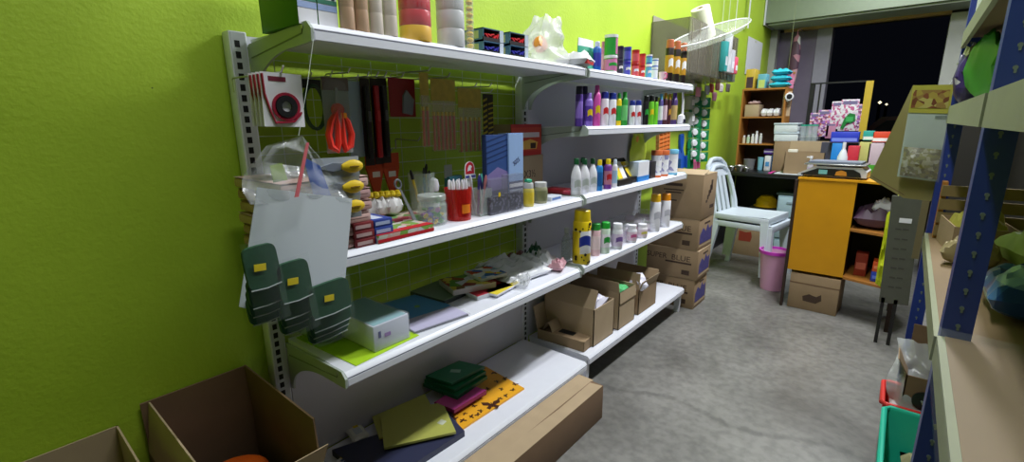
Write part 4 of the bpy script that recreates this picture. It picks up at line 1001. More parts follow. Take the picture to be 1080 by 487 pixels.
# folders: blue & lilac sheets in clear sleeve
t = thing('folder_pack', 'clear pack of blue and lilac sheets lying on the shelf', 'folder', (.19, .915, Z2+.0005), R(-8))
part('lower_sheets', B().box((-.14, -.10, 0), (.14, .10, .006), C(120, 120, 130), bev=.001), t)
part('blue_sheet', B().box((-.135, -.098, .006), (.045, .098, .0075), C(50, 150, 215)), t, 'blue sheet')
part('lilac_sheet', B().box((.045, -.098, .006), (.137, .098, .0078), C(196, 190, 220)), t, 'lilac sheet')
part('clear_sleeve', B().box((-.145, -.105, -.0002), (.145, .105, .011), clear('sleeve_film2', (210, 215, 225), .12, .1), bev=.002), t)
part('yellow_mark', B().cyl((-.03, .01, .0075), .01, .0006, C(120, 180, 60), 12), t)
# picture pads and packs further along
PRT = voronoi_mat('picture_print', [(150, 60, 60), (220, 220, 225), (90, 140, 60), (210, 190, 80), (180, 190, 215), (120, 80, 60)], 28, .25)
PRT2 = voronoi_mat('picture_print2', [(60, 110, 190), (230, 230, 235), (210, 90, 60), (240, 210, 60), (150, 180, 220)], 34, .25)
for x, y, w, d, z, rz, m, sm, lb in (
 (.235, 1.20, .10, .17, 0, -8, C(206, 50, 70), WHT, 'red and white flat book under the picture packs'),
 (.275, 1.24, .06, .16, .008, 8, C(226, 206, 60), WHT, 'yellow and white flat book at the shelf edge'),
 (.12, 1.10, .17, .20, .0, 5, C(110, 130, 112), C(60, 70, 66), 'dim greenish flat pad at the back of the shelf'),
 (.17, 1.16, .14, .17, .018, -20, PRT, C(200, 190, 190), 'thick pack printed with brown and green pictures'),
 (.18, 1.25, .12, .12, .040, -12, PRT2, WHT, 'pack printed with blue pictures on top of the brown one')):
    t = thing('picture_pad', lb, 'pad', (x, y, Z2+.0005+z), R(rz), 'picture pads and packs')
    hh = .016 if z in (.018, .0) else .008
    if z == .018: hh = .021
    if z == .040: hh = .012
    part('pages', B().box((-w/2, -d/2, 0), (w/2, d/2, hh-.001), sm, bev=.001), t)
    part('cover', B().box((-w/2+.001, -d/2+.001, hh-.001), (w/2-.001, d/2-.001, hh), m), t)
gl = 'clear wrapped packs on the lower shelf'
for k, (x, y, w, d, h, rz, m, lb) in enumerate((
 (.17, 1.42, .15, .22, .045, -8, mat('silvery_wrap', (232, 234, 240), .25), 'long silvery wrapped pack, left at the back'),
 (.25, 1.40, .07, .22, .030, -6, mat('silvery_wrap', (232, 234, 240), .25), 'long clear wrapped pack at the shelf edge'),
 (.20, 1.55, .12, .12, .045, 10, mat('silvery_wrap', (232, 234, 240), .25), 'clear wrapped pack left of the pink one'),
 (.29, 1.34, .05, .10, .026, 30, CLEAR2, 'small crumpled clear bag by the picture pads'),
 (.285, 1.585, .055, .085, .030, 25, C(200, 150, 160), 'small pink pack in grey film near the joint'),
 (.125, 1.52, .11, .14, .035, 0, C(120, 70, 66), 'brown red wrapped pack at the back'),
 (.15, 1.60, .05, .08, .055, 20, C(30, 96, 70), 'dark green pack at the back by the post'),
 (.125, 1.32, .11, .14, .03, 5, C(80, 88, 84), 'dark grey wrapped pack at the back'))):
    solo('wrapped_pack', B().pillow(w*1.2, d*1.15, h*1.3, m, 16, seed=k*5, wr=.7, power=.3), lb, 'pack', (x, y, Z2+.001), R(rz), gl)

# ------------------------------------------------------------ z1, bay 1
gz = 'envelope stack'
def quadpos(pts, z):
    q = [P(u, v, 'z', z) for u, v in pts]
    for p in q: p.x = max(p.x, .046)
    return q
def slab(name, label, cat, corners, z, h, m, group=None, sm=None, extra=None):
    ps = quadpos(corners, z+h); c = sum(ps, Vector())/4
    t = thing(name, label, cat, (c.x, c.y, z), group=group)
    pl = [(p.x-c.x, p.y-c.y) for p in ps]
    part('block', B().prism(pl, 'z', 0, h*.97, sm or m), t)
    part('cover', B().prism([(a*.995, b*.995) for a, b in pl], 'z', h*.97, h, m), t)
    return t, c
OLIV = C(176, 178, 88, .35)
YO = C(236, 170, 40, .35)
t, c = slab('wrapping_paper', 'glossy orange yellow sheet printed with black butterflies', 'gift wrap', ((470, 420), (512, 386), (553, 409), (486, 453)), Z1, .007, YO)
def butterfly(cx, cy, s, rz, z):
    M_ = Matrix.Translation((cx, cy, z)) @ Matrix.Rotation(rz, 4, 'Z') @ Matrix.Scale(s, 4)
    q = B()
    for sg in (-1, 1):
        q.faces([(0, .1, 0), (sg*.3, .6, 0), (sg*1, .8, 0), (sg*.9, .2, 0), (sg*.35, 0, 0), (sg*.7, -.35, 0), (sg*.4, -.7, 0), (sg*.08, -.3, 0)], [(0, 1, 2, 3, 4), (0, 4, 5, 6, 7)], C(70, 34, 16), M_)
    q.box((-.05, -.4, 0), (.05, .45, .0004/s), C(50, 24, 12), M_)
    return q
k = 0
for u, v, s in ((519, 427, .036), (510, 388, .007), (521, 393, .007), (532, 399, .007), (543, 405, .007), (541, 411, .006), (529, 410, .006), (527, 420, .006), (533, 417, .006), (500, 428, .006), (504, 437, .006), (507, 433, .006), (488, 443, .007), (497, 439, .006), (480, 441, .006), (514, 410, .006), (524, 402, .006), (490, 436, .005)):
    p = P(u, v, 'z', Z1+.0072); k += 1
    q = butterfly(p.x-c.x, p.y-c.y, s*(1.9 if s < .01 else 1), k*1.3 if s < .01 else 1.0, .0074)
    part('butterfly_print', q, t)
t, c = slab('cloth_pack', 'navy cloth pack in clear wrap under the olive envelopes', 'cloth', ((350, 474), (470, 433), (490, 454), (400, 512)), Z1, .022, C(44, 48, 76))
t, c = slab('envelope', 'olive gold envelope lying askew under the top one', 'envelope', ((391, 438), (448, 415), (462, 440), (400, 462)), Z1+.023, .006, OLIV, gz)
t, c = slab('envelope', 'olive gold envelope with white sticker, topmost', 'envelope', ((401, 436), (467, 424), (481, 455), (405, 472)), Z1+.030, .008, OLIV, gz)
p = P(466, 445, 'z', Z1+.0385)
part('sticker', B().box((-.012, -.012, .0082), (.012, .012, .0087), C(200, 205, 180), Matrix.Rotation(.2, 4, 'Z')), t, loc=(p.x-c.x, p.y-c.y, 0))
zz = Z1+.008
gx = 'pink and green napkin stack'
for k in range(2):
    t, c = slab('napkin_pack', 'magenta pack under the green ones, %s of two' % ('lower', 'upper')[k], 'pack', ((458+k, 424), (490, 404), (513, 412-k), (479, 432)), zz, .015, C(196, 70, 150, .3), gx, C(150, 40, 110)); zz += .0155
for k in range(3):
    d = k*1.5
    t, c = slab('napkin_pack', 'dark green folded pack, %s of three' % ('lowest', 'middle', 'top')[k], 'pack', ((446+d, 404-4*k), (478+d*2, 384-2*k), (514-d, 396-5*k), (482-2*d, 418-7*k)), zz, .014, C(20, 116, 76, .3), gx, C(12, 90, 60)); zz += .015
part('white_print', B().box((-.02, -.01, .0142), (.02, .012, .0146), C(150, 190, 170), Matrix.Rotation(.6, 4, 'Z')), t)
gq = 'small white packs at the left end of the base shelf'
for i, (u, v, z, m, lb) in enumerate(((378, 458, 0, C(200, 202, 200), 'small white pack with printed label, under another, left end of the base shelf'), (377, 455, .014, C(212, 214, 210), 'small white pack with yellow corner, on top, left end of the base shelf'), (366, 487, 0, C(214, 216, 220), 'small white pack with dark blue print at the bottom edge'), (385, 486, 0, C(70, 76, 60), 'dark green wrapped pack beside the blue printed one'))):
    p = P(u, v, 'z', Z1+z+.015)
    t = thing('small_pack', lb, 'pack', (p.x, p.y, Z1+.0005+z), R(-20+10*i), gq)
    part('pack', B().pillow(.075, .055, .018, m, seed=i, wr=.2, power=.2), t)
    part('label_print', B().box((-.018, -.012, .0182), (.018, .012, .0188), C(60, 80, 130) if i == 2 else C(180, 190, 200)), t)
    part('corner_mark', B().box((-.032, -.005, .0178), (-.02, .012, .0186), C(220, 190, 30)), t)

# long flat cartons on the floor in front of bay 1
t = thing('long_carton', 'long kraft carton lying on the floor against the shelf base, back one', 'box', (.455, 1.0, 0), group='long kraft cartons on the floor')
part('carton', B().box((-.042, -.75, 0), (.03, .57, .142), CARDL, bev=.002), t)
part('torn_flap', B().prism([(.0, -.3), (.031, -.28), (.033, .45), (.0, .5), (-.01, .2)], 'z', .1425, .1440, CARDL), t)
t = thing('long_carton', 'long kraft carton lying on the floor, front one, with open flap line', 'box', (.515, 1.0, 0), group='long kraft cartons on the floor')
part('carton', B().box((-.027, -.75, 0), (.030, .549, .148), CARDD, bev=.002), t)
part('top_flap', B().prism([(-.028, -.7), (.03, -.7), (.03, .54), (-.022, .53), (-.018, .3), (-.028, .0)], 'z', .1485, .1500, CARDL), t)

# ------------------------------------------------------------ big cartons at the lower left
HC = .40
open_carton('cardboard_box', 'large open cardboard carton at lower left by the first post, flaps up', (.012, .19, 0), (.405, .438, HC), CARDD, {'-x': (.13, 88, CARDD), '+y': (.135, 92, CARDD), '-y': (.13, 98, CARDL), '+x': (.10, 62, CARDL)}, 'large open cartons on the floor')
RLP = P(247, 500, 'z', .35)
t = thing('tape_roll', 'orange label roll lying in the large open carton', 'roll', (RLP.x, RLP.y, .30), R(20))
part('label_disc', B().lathe([(.02, 0), (.075, 0), (.078, .01), (.078, .045), (.07, .05), (.02, .05), (.02, 0)], C(226, 96, 20), 28), t)
part('printed_mark', B().prism([(-.03, -.06), (.035, -.06), (.035, -.048), (-.03, -.048)], 'z', .0502, .0508, BLACK), t)
for z in (0, .097, .194):
    solo('packed_box', B().box((-.14, -.09, 0), (.14, .09, .095), C(60, 54, 50), bev=.004), 'dark packed box in the large open carton, %s' % {0: 'bottom', .097: 'middle', .194: 'just under the orange roll'}[z], 'box', (.21, .31, z+.006), group='dark boxes inside the large carton')
open_carton('cardboard_box', 'open cardboard carton at the lower left corner of the view', (.012, -.20, 0), (.33, .145, .50), CARDL, {'+x': (.1, -30, CARDL)}, 'large open cartons on the floor')
for z in (0, .13, .26):
    solo('packed_bag', B().pillow(.26, .28, .10, mat('dark_film', (60, 60, 66), .3), seed=int(z*100), wr=.5, power=.2), 'dark film bag inside the corner carton, %s' % {0: 'bottom', .13: 'middle', .26: 'top'}[z], 'bag', (.17, -.03, z+.006), group='dark bags inside the corner carton')

# ------------------------------------------------------------ clear bag, white sheet and green packs hanging at the front left
HX = .42
ap = P(315, 143, 'x', HX)
solo('nylon_string', B().tube([ap, (ap+Vector((.366, .541, 1.372)))/2+Vector((.004, 0, 0)), (.366, .541, 1.372)], .0007, clear('nylon', (220, 225, 225), .5), 5), 'thin clear string from the top shelf bracket down to the big clear bag', 'string')
t = thing('hanging_bag', 'clear plastic bag with pink strap and white sheet hanging at the front left', 'bag', ap)
def rel(u, v, x=HX): return P(u, v, 'x', x)-ap
A, Bq, Cq, Dq = rel(316, 143), rel(247, 168), rel(262, 215), rel(368, 212)
bm_ = B()
def tri(u, v):
    left = A.lerp(Bq, min(1, v*1.25)).lerp(Cq, max(0, v*1.6-.6)); right = A.lerp(Dq, v)
    p = left.lerp(right, u); n_ = noise.noise(Vector((u*5, v*5, 1)))
    return (p.x+.012+.02*n_*v*(1-v)*4, p.y, p.z)
bm_.grid(tri, 24, 16, clear('bag_film', (225, 228, 232), .26, .1))
bm_.grid(lambda u, v: (tri(u, v)[0]-.028*math.sin(v*PI)-.004, tri(u, v)[1], tri(u, v)[2]), 24, 16, clear('bag_film', (225, 228, 232), .26, .1))
part('clear_bag', bm_, t)
q0, q1 = rel(315, 150), rel(304, 206)
part('pink_strap', B().prism([(q0.y-.002, q0.z), (q0.y+.004, q0.z), (q1.y+.004, q1.z), (q1.y-.004, q1.z)], 'x', .034, .036, C(236, 120, 130)), t, 'pink strap')
for (pa, pb, pc, pd, c_, nm) in (((322, 165), (340, 175), (352, 207), (333, 205), (50, 90, 180), 'blue_wrap'), ((287, 175), (300, 172), (306, 190), (291, 193), (150, 180, 60), 'lime_wrap')):
    pp = [rel(*k_) for k_ in (pa, pb, pc, pd)]
    part(nm, B().prism([(k_.y, k_.z) for k_ in pp], 'x', -.012, -.010, C(*c_)), t)
p0, p1, p2, p3 = rel(269, 197), rel(369, 209), rel(357, 348), rel(250, 322)
def sh(u, v):
    a = p0.lerp(p1, u); b_ = p3.lerp(p2, u); p = a.lerp(b_, v)
    return (.01+.010*math.sin(u*PI)*(.4+v), p.y, p.z)
part('white_sheet', B().grid(sh, 14, 12, PAPER).grid(lambda u, v: (sh(u, v)[0]-.0015, sh(u, v)[1], sh(u, v)[2]), 14, 12, PAPER), t, 'blank white paper sheet')
DG = mat('dark_green_pad', (20, 72, 46), .75, var=.2, scale=60, bump=.5)
for i, (u0, u1, v0, v1, lb) in enumerate(((252, 289, 262, 338, 'strip of dark green pads with yellow sticker, left and highest of three'), (288, 323, 279, 348, 'strip of dark green pads with yellow sticker, middle of three'), (322, 366, 303, 356, 'strip of dark green pads with yellow sticker, right and lowest of three'))):
    x = HX+.05
    a, b_ = P(u0, v0, 'x', x), P(u1, v0, 'x', x); w = (b_.y-a.y)/2*1.03; H = a.z-P((u0+u1)/2, v1, 'x', x).z
    t = thing('pad_strip', lb, 'pads', (HX+.02, (a.y+b_.y)/2, a.z), group='strips of green pads on the white sheet', rot=(R(4), 0, 0))
    n = 4
    for k in range(n):
        ph = H*(.58 if k == 0 else .40); zt = -H*(.0 if k == 0 else .30+.145*k)
        poly = []
        for j in range(20):
            an = 2*PI*j/20; ex = .38
            poly.append((w*.97*math.copysign(abs(math.cos(an))**ex, math.cos(an)), zt-ph/2+ph/2*math.copysign(abs(math.sin(an))**ex, math.sin(an))))
        xo = .028-.011*k
        pr = B().prism(poly, 'x', xo, xo+.009, DG)
        part('pad', pr, t)
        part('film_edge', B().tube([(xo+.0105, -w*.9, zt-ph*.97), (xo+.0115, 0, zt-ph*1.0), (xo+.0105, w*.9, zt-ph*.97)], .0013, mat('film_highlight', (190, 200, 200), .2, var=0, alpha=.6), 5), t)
    part('price_sticker', B().box((.0385, -.010, -H*.33), (.0395, .011, -H*.33+.013), C(240, 214, 20), Matrix.Rotation(R(-8), 4, 'X')), t, 'yellow price sticker')
    part('clear_bag', B().grid(lambda u, v: (.041+.006*math.sin(u*PI), -w*1.02+2.04*w*u, -H*(-.08+1.14*v)), 8, 8, clear('pad_film', (200, 214, 210), .06, .08)), t)

# ------------------------------------------------------------ things hanging on the lime wall past the shelving
def onwall(u, v, x=.05): return P(u, v, 'x', x)
gw2 = 'things hanging on the wall past the shelving'
p = onwall(683, 141, .12)
t = thing('lime_bag', 'lime green crumpled bag hanging behind the end of the third shelf', 'bag', (.06, p.y, p.z), group=gw2)
part('bag', B().grid(lambda u, v: (.03*math.sin(u*PI)*math.sin(v*PI)+.01*noise.noise(Vector((u*4, v*4, 0))), (-.11+.24*u)*(.6+.4*math.sin(v*PI*.8)), -.19*v), 14, 12, C(190, 214, 60)), t)
part('orange_flower', B().lathe([(0, 0), (.02, .003), (0, .006)], C(230, 150, 50), 8, Matrix.Translation((.03, -.08, -.03)) @ Matrix.Rotation(R(90), 4, 'Y')), t)
p = onwall(705, 138, .14)
t = thing('slotted_basket', 'orange slatted plastic basket on edge behind the third shelf end', 'basket', (.12, p.y, p.z-.14), rot=(R(5), 0, 0), group=gw2)
ob = B()
for k in range(8): ob.box((-.02, -.09, -.06+.026*k), (.0, .09, -.045+.026*k), C(222, 120, 50))
for y in (-.09, -.03, .03, .085): ob.box((-.021, y, -.065), (.002, y+.006, .15), C(230, 160, 100))
part('slatted_side', ob, t)
part('rim', B().box((-.03, -.095, .14), (.012, .095, .152), C(222, 120, 50), bev=.002), t)
for u, v0, v1, c_, w, lb, x in ((718, 141, 178, (30, 90, 190), .07, 'blue plastic dustpan hanging on the wall behind the cartons', .004), (726, 148, 178, (20, 140, 90), .04, 'green plastic scoop between the blue dustpan and pink one', .004), (733, 152, 178, (226, 110, 170), .045, 'pink plastic scoop, right of the green one', .004)):
    a = P(u, v0, 'x', x); b_ = P(u, v1, 'x', x); H = a.z-b_.z
    t = thing('dustpan' if c_[2] == 190 else 'scoop', lb, 'dustpan', (x, (a.y+b_.y)/2, b_.z), rot=(R(7), 0, 0), group='colourful dustpan and scoops')
    m = C(*c_)
    part('pan', B().prism([(-w, 0), (w, 0), (w*.95, H*.35), (w*.45, H*.58), (-w*.45, H*.58), (-w*.95, H*.35)], 'x', 0, .012, m).prism([(-w, 0), (-w*.9, 0), (-w*.85, H*.35), (-w*.95, H*.35)], 'x', .012, .035, m).prism([(w*.9, 0), (w, 0), (w*.95, H*.35), (w*.85, H*.35)], 'x', .012, .035, m), t)
    part('handle', B().tube([(.006, 0, H*.5), (.006, -w*.3, H*.75), (.006, -w*.25, H*.97), (.006, w*.25, H*.97), (.006, w*.3, H*.75), (.006, 0, H*.5)], w*.22, m, 8), t)
# cards with green and white goods: two columns of blister cards
gcol = 'green and white blister cards in two columns'
GC = voronoi_mat('green_card', [(20, 120, 70), (210, 220, 216), (30, 100, 60), (190, 205, 200)], 30, .3)
for j, u in enumerate((733, 742)):
    for k in range(6):
        a = P(u-(k*.5), 100+k*11.5+j*3, 'x', .04)
        t = thing('blister_card', 'small green card with white goods, %s column, %s from top' % (('left', 'right')[j], ('first', 'second', 'third', 'fourth', 'fifth', 'sixth')[k]), 'blister card', (.05, a.y, a.z), R(-38), group=gcol)
        part('card', B().box((-.001, -.055, -.078), (.0, .055, 0), C(20, 124, 74)), t)
        part('white_goods', B().lathe([(0, 0), (.027, 0), (.022, .014), (0, .016)], WHT, 12, Matrix.Translation((0, 0, -.035)) @ Matrix.Rotation(R(90), 4, 'Y')), t)
        part('header_print', B().box((0, -.035, -.012), (.001, .035, -.003), C(120, 180, 150)), t)
for j, u in enumerate((733, 742)):
    a, e_ = P(u, 98+j*3, 'x', .045), P(u-2.5, 168+j*3, 'x', .045)
    solo('clip_strip', B().box((-.003, -.012, 0), (.0, .012, a.z-e_.z+.02), CLEARP).box((-.045, -.004, a.z-e_.z+.012), (-.003, .004, a.z-e_.z+.018), CHROME), 'clear clip strip carrying the %s column of green cards' % ('left', 'right')[j], 'strip', (.048, (a.y+e_.y)/2, e_.z), group='clip strips of green cards')
for k in range(3):
    b_ = P(727, 84+k*17, 'x', .05)
    t = thing('clear_cup_pack', 'pack of clear cups hanging left of the green cards, %s' % ('top', 'middle', 'bottom')[k], 'pack', (.0465, b_.y, b_.z), group='clear cup packs in a column')
    part('cup_wall', B().lathe([(.035, 0), (.045, -.02), (.04, -.10), (0, -.10)], clear('cup_pack', (214, 218, 222), .5), 16), t)
    part('white_label', B().grid(lambda u, v: (.046*math.cos(-.6+u*1.2), .046*math.sin(-.6+u*1.2), -.03-.04*v), 5, 2, C(226, 226, 230)), t)
cl = [(230, 150, 180), (190, 190, 200), (200, 60, 60), (150, 90, 80), (220, 210, 210), (120, 160, 90), (200, 130, 160), (90, 80, 80)]
for k, (u, v) in enumerate(((738, 94), (746, 92), (752, 90), (757, 88), (762, 90), (742, 98), (755, 99), (768, 90))):
    a = P(u, v, 'x', .1)
    t = thing('hanging_pack', 'small %s pack hanging under the clear display case' % ('pink', 'grey', 'red', 'brown', 'white', 'green', 'rose', 'dark')[k], 'pack', (.08+.01*(k % 2), a.y, a.z+.03), group='small packs under the display case')
    part('pack', B().pillow(.07, .10, .02, C(*cl[k]), seed=k, wr=.3, M=Matrix.Translation((0, 0, -.05)) @ Matrix.Rotation(R(90), 4, 'Y')), t)
    part('tag', B().box((-.01, -.012, -.01), (-.008, .012, .012), WHT), t)

# clear display case on the wall with tilted tray and white roll
t = thing('display_case', 'smoky clear plastic display case fixed high on the lime wall', 'display case', (0, 0, 0))
yA, yB2 = 3.02, 4.05; zA = P(724, 76, 'x', .25).z; zB = zA+.32; SM = mat('smoky_plastic', (118, 112, 100), .25, var=.1, scale=5, alpha=.62)
part('case_front', B().box((.24, yA, zA), (.25, yB2, zB), SM), t)
part('case_side', B().box((.004, yA, zA), (.24, yA+.01, zB), SM), t)
part('case_side', B().box((.004, yB2-.01, zA), (.24, yB2, zB), SM), t)
part('case_bottom', B().box((.004, yA+.01, zA), (.24, yB2-.01, zA+.01), SM), t)
part('case_back', B().box((.004, yA+.01, zA+.01), (.010, yB2-.01, zB+.04), mat('dull_backing', (150, 146, 130), .6)), t)
rb = B()
for k in range(8): rb.box((.25, yA+.04+k*.13, zA+.01), (.253, yA+.047+k*.13, zB-.01), mat('case_rib', (132, 126, 112), .3, var=0))
part('ribs', rb, t)
gi = 'goods inside the display case'
for k, (y, c_, h_) in enumerate(((3.66, (60, 170, 170), .20), (3.74, (226, 226, 232), .26), (3.83, (200, 200, 210), .16), (3.92, (226, 90, 120), .12))):
    t = thing('boxed_good', '%s pack at the far end of the display case' % ('teal', 'tall white', 'pale grey', 'pink and white')[k], 'pack', (.2705, y, zA+.05), group=gi)
    part('pack', B().box((-.02, -.03, 0), (.02, .03, h_), C(*c_), bev=.004), t)
    part('white_label', B().box((.02, -.022, h_*.2), (.0206, .022, h_*.5), WHT), t)
a, c_ = P(714, 58, 'x', .33), P(782, 26, 'x', .33); mid = (a+c_)/2; L = (c_-a).length
t = thing('clear_tray', 'long clear oval tray lying tilted against the display case', 'tray', mid, rot=(math.atan2(c_.z-a.z, c_.y-a.y), R(12), 0))
def oval(r1, r2, z, n=30): return [(r2*math.cos(2*PI*k/n), r1*math.sin(2*PI*k/n), z) for k in range(n)]
TR = clear('tray_plastic', (200, 204, 196), .34, .1)
tb = B()
for (ra, rb_, za, rc, rd, zb) in ((L/2, .095, .04, L/2*.9, .075, 0), (L/2*.9, .075, 0, .001, .001, 0)):
    o1, o2 = oval(ra, rb_, za), oval(rc, rd, zb); n = 30
    tb.faces(o1+o2, [(k, (k+1) % n, n+(k+1) % n, n+k) for k in range(n)], TR)
part('tray_shell', tb, t)
part('rim', B().tube(oval(L/2, .095, .04), .005, clear('rim_plastic', (225, 228, 225), .75), 6, closed=True), t)
a, c_ = P(736, 20, 'x', .2), P(747, 40, 'x', .2)
t = thing('paper_roll', 'thick white paper roll leaning in the tilted clear tray', 'roll', P(745, 40, 'x', .22), rot=(R(28), R(-8), 0))
part('roll', B().lathe([(.02, .20), (.058, .20), (.06, .197), (.06, .003), (.058, 0), (.02, 0), (.02, .20)], mat('cream_paper', (226, 226, 206), .7), 28), t)
part('core', B().lathe([(.0195, .201), (.0195, 0), (.016, 0), (.016, .201), (.0195, .201)], CARD, 20), t)
for k, (u, w_) in enumerate(((764, .006), (770, .006), (777, .008), (790, .035))):
    p = P(u, 12, 'x', .03)
    solo('hanging_strip', B().box((0, -w_/2, 0), (.004, w_/2, HZ-.02-(p.z-.15))), '%s strip hanging down the lime wall above the case' % ('thin grey', 'second thin grey', 'narrow white', 'wide white')[k], 'strip', (.02+.004*k, p.y, p.z-.15), group='strips hanging from the ceiling') if 0 else solo('hanging_strip', B().box((0, -w_/2, 0), (.004, w_/2, HZ-.002-(p.z-.15)), WHT if k > 1 else WIREM), '%s strip hanging down the lime wall above the case' % ('thin grey', 'second thin grey', 'narrow white', 'wide white')[k], 'strip', (.02+.004*k, p.y, p.z-.15), group='strips hanging from the ceiling')
a, c_ = P(790, 38, 'x', .01), P(801, 82, 'x', .01)
t = thing('wall_notice', 'blank white sheet on the lime wall beyond the display case', 'sheet', (.004, (a.y+c_.y)/2, c_.z))
part('sheet', B().box((0, -(c_.y-a.y)/2, 0), (.003, (c_.y-a.y)/2, a.z-c_.z), mat('pale_sheet', (214, 216, 222), .6)), t)
part('tape', B().box((.003, -.03, a.z-c_.z-.03), (.0036, .03, a.z-c_.z-.01), mat('clear_tape', (200, 200, 180), .4)), t)

# ------------------------------------------------------------ desk and what stands on it
DY0, DY1, DZ = 4.40, 5.15, .757
t = thing('desk', 'long black desk across the back of the shop', 'desk', (0, 0, 0))
part('desk_top', B().box((.02, DY0, DZ-.03), (1.62, DY1, DZ), C(24, 24, 26, .35), bev=.003), t)
part('back_panel', B().box((.06, DY1-.05, .25), (1.58, DY1-.03, DZ-.031), C(20, 20, 22)), t)
for x in (.03, .84, 1.56): part('side_panel', B().box((x, DY0+.03, .0), (x+.03, DY1-.06, DZ-.031), C(20, 20, 22)), t)
solo('paper_sheet', B().prism([(-.10, -.10), (.12, -.12), (.13, .1), (-.09, .12)], 'z', 0, .004, PAPER), 'white paper sheet on the black desk by the orange cabinet', 'paper', (.62, DY0+.16, DZ+.0005))
solo('pink_folder', B().box((-.02, -.1, 0), (.0, .1, .006), C(220, 60, 160)), 'thin magenta folder edge left of the white paper', 'folder', (.50, DY0+.14, DZ+.0005))
# pigeon hole unit
ux0, ux1, uy0, uy1 = .145, .50, 4.70, 4.95
def uz(v): return P(800, v, 'y', uy0).z
ut = uz(95); s1 = uz(123); s2 = uz(151.5)
t = thing('shelf_unit', 'brown open pigeonhole shelf standing on the desk by the lime wall', 'shelf', (0, 0, 0))
part('side_panel', B().box((ux0, uy0, DZ+.001), (ux0+.014, uy1, ut), WOOD), t)
part('side_panel', B().box((ux1-.014, uy0, DZ+.001), (ux1, uy1, ut), WOOD), t)
part('top_board', B().box((ux0, uy0-.005, ut), (ux1, uy1, ut+.014), WOOD), t)
for z_ in (s1, s2): part('shelf_board', B().box((ux0+.014, uy0, z_-.012), (ux1-.014, uy1, z_), WOOD), t)
part('back_panel', B().box((ux0, uy1, DZ+.001), (ux1, uy1+.008, ut+.01), mat('unit_back', (74, 46, 34), .7)), t)
# on top
gtp = 'packs on top of the pigeonhole shelf'
for u, v0, x0, w_, dd, c_, c2, lb in ((791, 73, .18, .075, .16, (200, 170, 60), (70, 50, 60), 'yellow and dark box on top of the pigeonhole shelf, leftmost'), (803, 78, .26, .07, .12, (100, 170, 190), (190, 210, 120), 'teal and pale green soft pack beside the yellow box')):
    h_ = P(u, v0, 'y', uy0+.04).z-ut-.015; x_ = P(u, 90, 'y', uy0+.04).x
    t = thing('boxed_pack', lb, 'box', (x_, uy0+.1, ut+.0145), group=gtp)
    part('carton', B().box((-w_/2, -dd/2, 0), (w_/2, dd/2, h_), C(*c_), bev=.004), t)
    part('dark_front', B().box((-w_*.36, -dd/2-.001, h_*.05), (w_*.36, -dd/2, h_*.6), C(*c2)), t)
x_ = P(821, 90, 'y', uy0+.04).x
for k in range(3):
    solo('blue_pack', B().pillow(.16-.012*k, .16, .05, C(30, 160, 196, .3), seed=k+30, wr=.4, power=.25, m2=C(60, 190, 215, .25)), 'turquoise film pack on top of the pigeonhole shelf, %s layer' % ('bottom', 'middle', 'top')[k], 'pack', (x_+.004*k, uy0+.1, ut+.016+.052*k), group='turquoise packs')
# inside cells
gcell = 'things in the pigeonholes'
x_ = P(792, 115, 'y', uy0).x
t = thing('cardboard_box', 'small cardboard box in the top pigeonhole with papers on it', 'box', (x_+.005, uy0+.10, s1+.0005), group=gcell)
part('carton', B().box((-.058, -.09, 0), (.058, .08, .105), CARDL, bev=.002), t)
part('papers', B().pillow(.09, .12, .03, C(200, 170, 170), seed=2, wr=.6, M=Matrix.Translation((0, 0, .106))), t)
for k, u in enumerate((805, 811, 818)):
    x_ = P(u, 118, 'y', uy0).x
    solo('tissue_pack', B().pillow(.05, .1, .065, C(225, 225, 232), seed=k, wr=.3, power=.2), 'white soft pack in the top pigeonhole, %s of three' % ('left', 'middle', 'right')[k], 'pack', (x_, uy0+.07, s1+.001), group=gcell)
for k, u in enumerate((784.5, 788.5, 792.5, 796, 800)):
    x_ = max(P(u, 145, 'y', uy0+.03).x, ux0+.028); h_ = (.07, .075, .085, .11, .09)[k]
    t = thing('medicine_bottle', 'small %s bottle in the middle pigeonhole' % ('cream', 'pale green', 'white', 'taller white', 'grey white')[k], 'bottle', (x_+.004*k, uy0+.04, s2+.0005), group=gcell)
    part('body', B().lathe([(0, 0), (.013, 0), (.013, h_*.7), (.007, h_*.8), (0, h_*.8)], C(*((220, 205, 180), (190, 215, 190), (225, 225, 225), (230, 230, 235), (200, 204, 206))[k]), 14), t)
    part('cap', B().cyl((0, 0, h_*.8), .009, h_*.2, WHT, 12), t)
for k, (u, w_, h_, c_, lb) in enumerate(((788, .10, .09, (120, 120, 124), 'grey mesh basket in the lowest pigeonhole'), (800, .05, .11, (130, 190, 215), 'light blue tub in the lowest pigeonhole'), (808.5, .05, .13, (225, 225, 230), 'white carton in the lowest pigeonhole'), (815, .035, .14, (50, 110, 200), 'blue carton in the lowest pigeonhole'))):
    x_ = P(u, 172, 'y', uy0-.03).x
    t = thing('desk_item', lb, 'box', (max(x_, ux0+.07), uy0+.04, DZ+.001), group=gcell)
    if k < 2: part('tub', B().lathe([(0, 0), (w_*.42, 0), (w_*.5, h_), (w_*.46, h_), (w_*.38, .004), (0, .004)], C(*c_), 18), t)
    else: part('carton', B().box((-w_/2, -.04, 0), (w_/2, .04, h_), C(*c_), bev=.002), t)
    part('label_print', B().box((-w_*.3, -.0425, h_*.3), (w_*.3, -.0405, h_*.6), WHT if k != 2 else C(80, 150, 210)), t) if k >= 2 else part('rim', B().tube([(w_*.5*math.cos(a_), w_*.5*math.sin(a_), h_) for a_ in [2*PI*i/16 for i in range(16)]], .003, C(*c_), 6, closed=True), t)
t = thing('purple_box', 'purple carton lying on the others in the lowest pigeonhole', 'box', (P(811, 160, 'y', uy0).x, uy0+.10, DZ+.145), group=gcell)
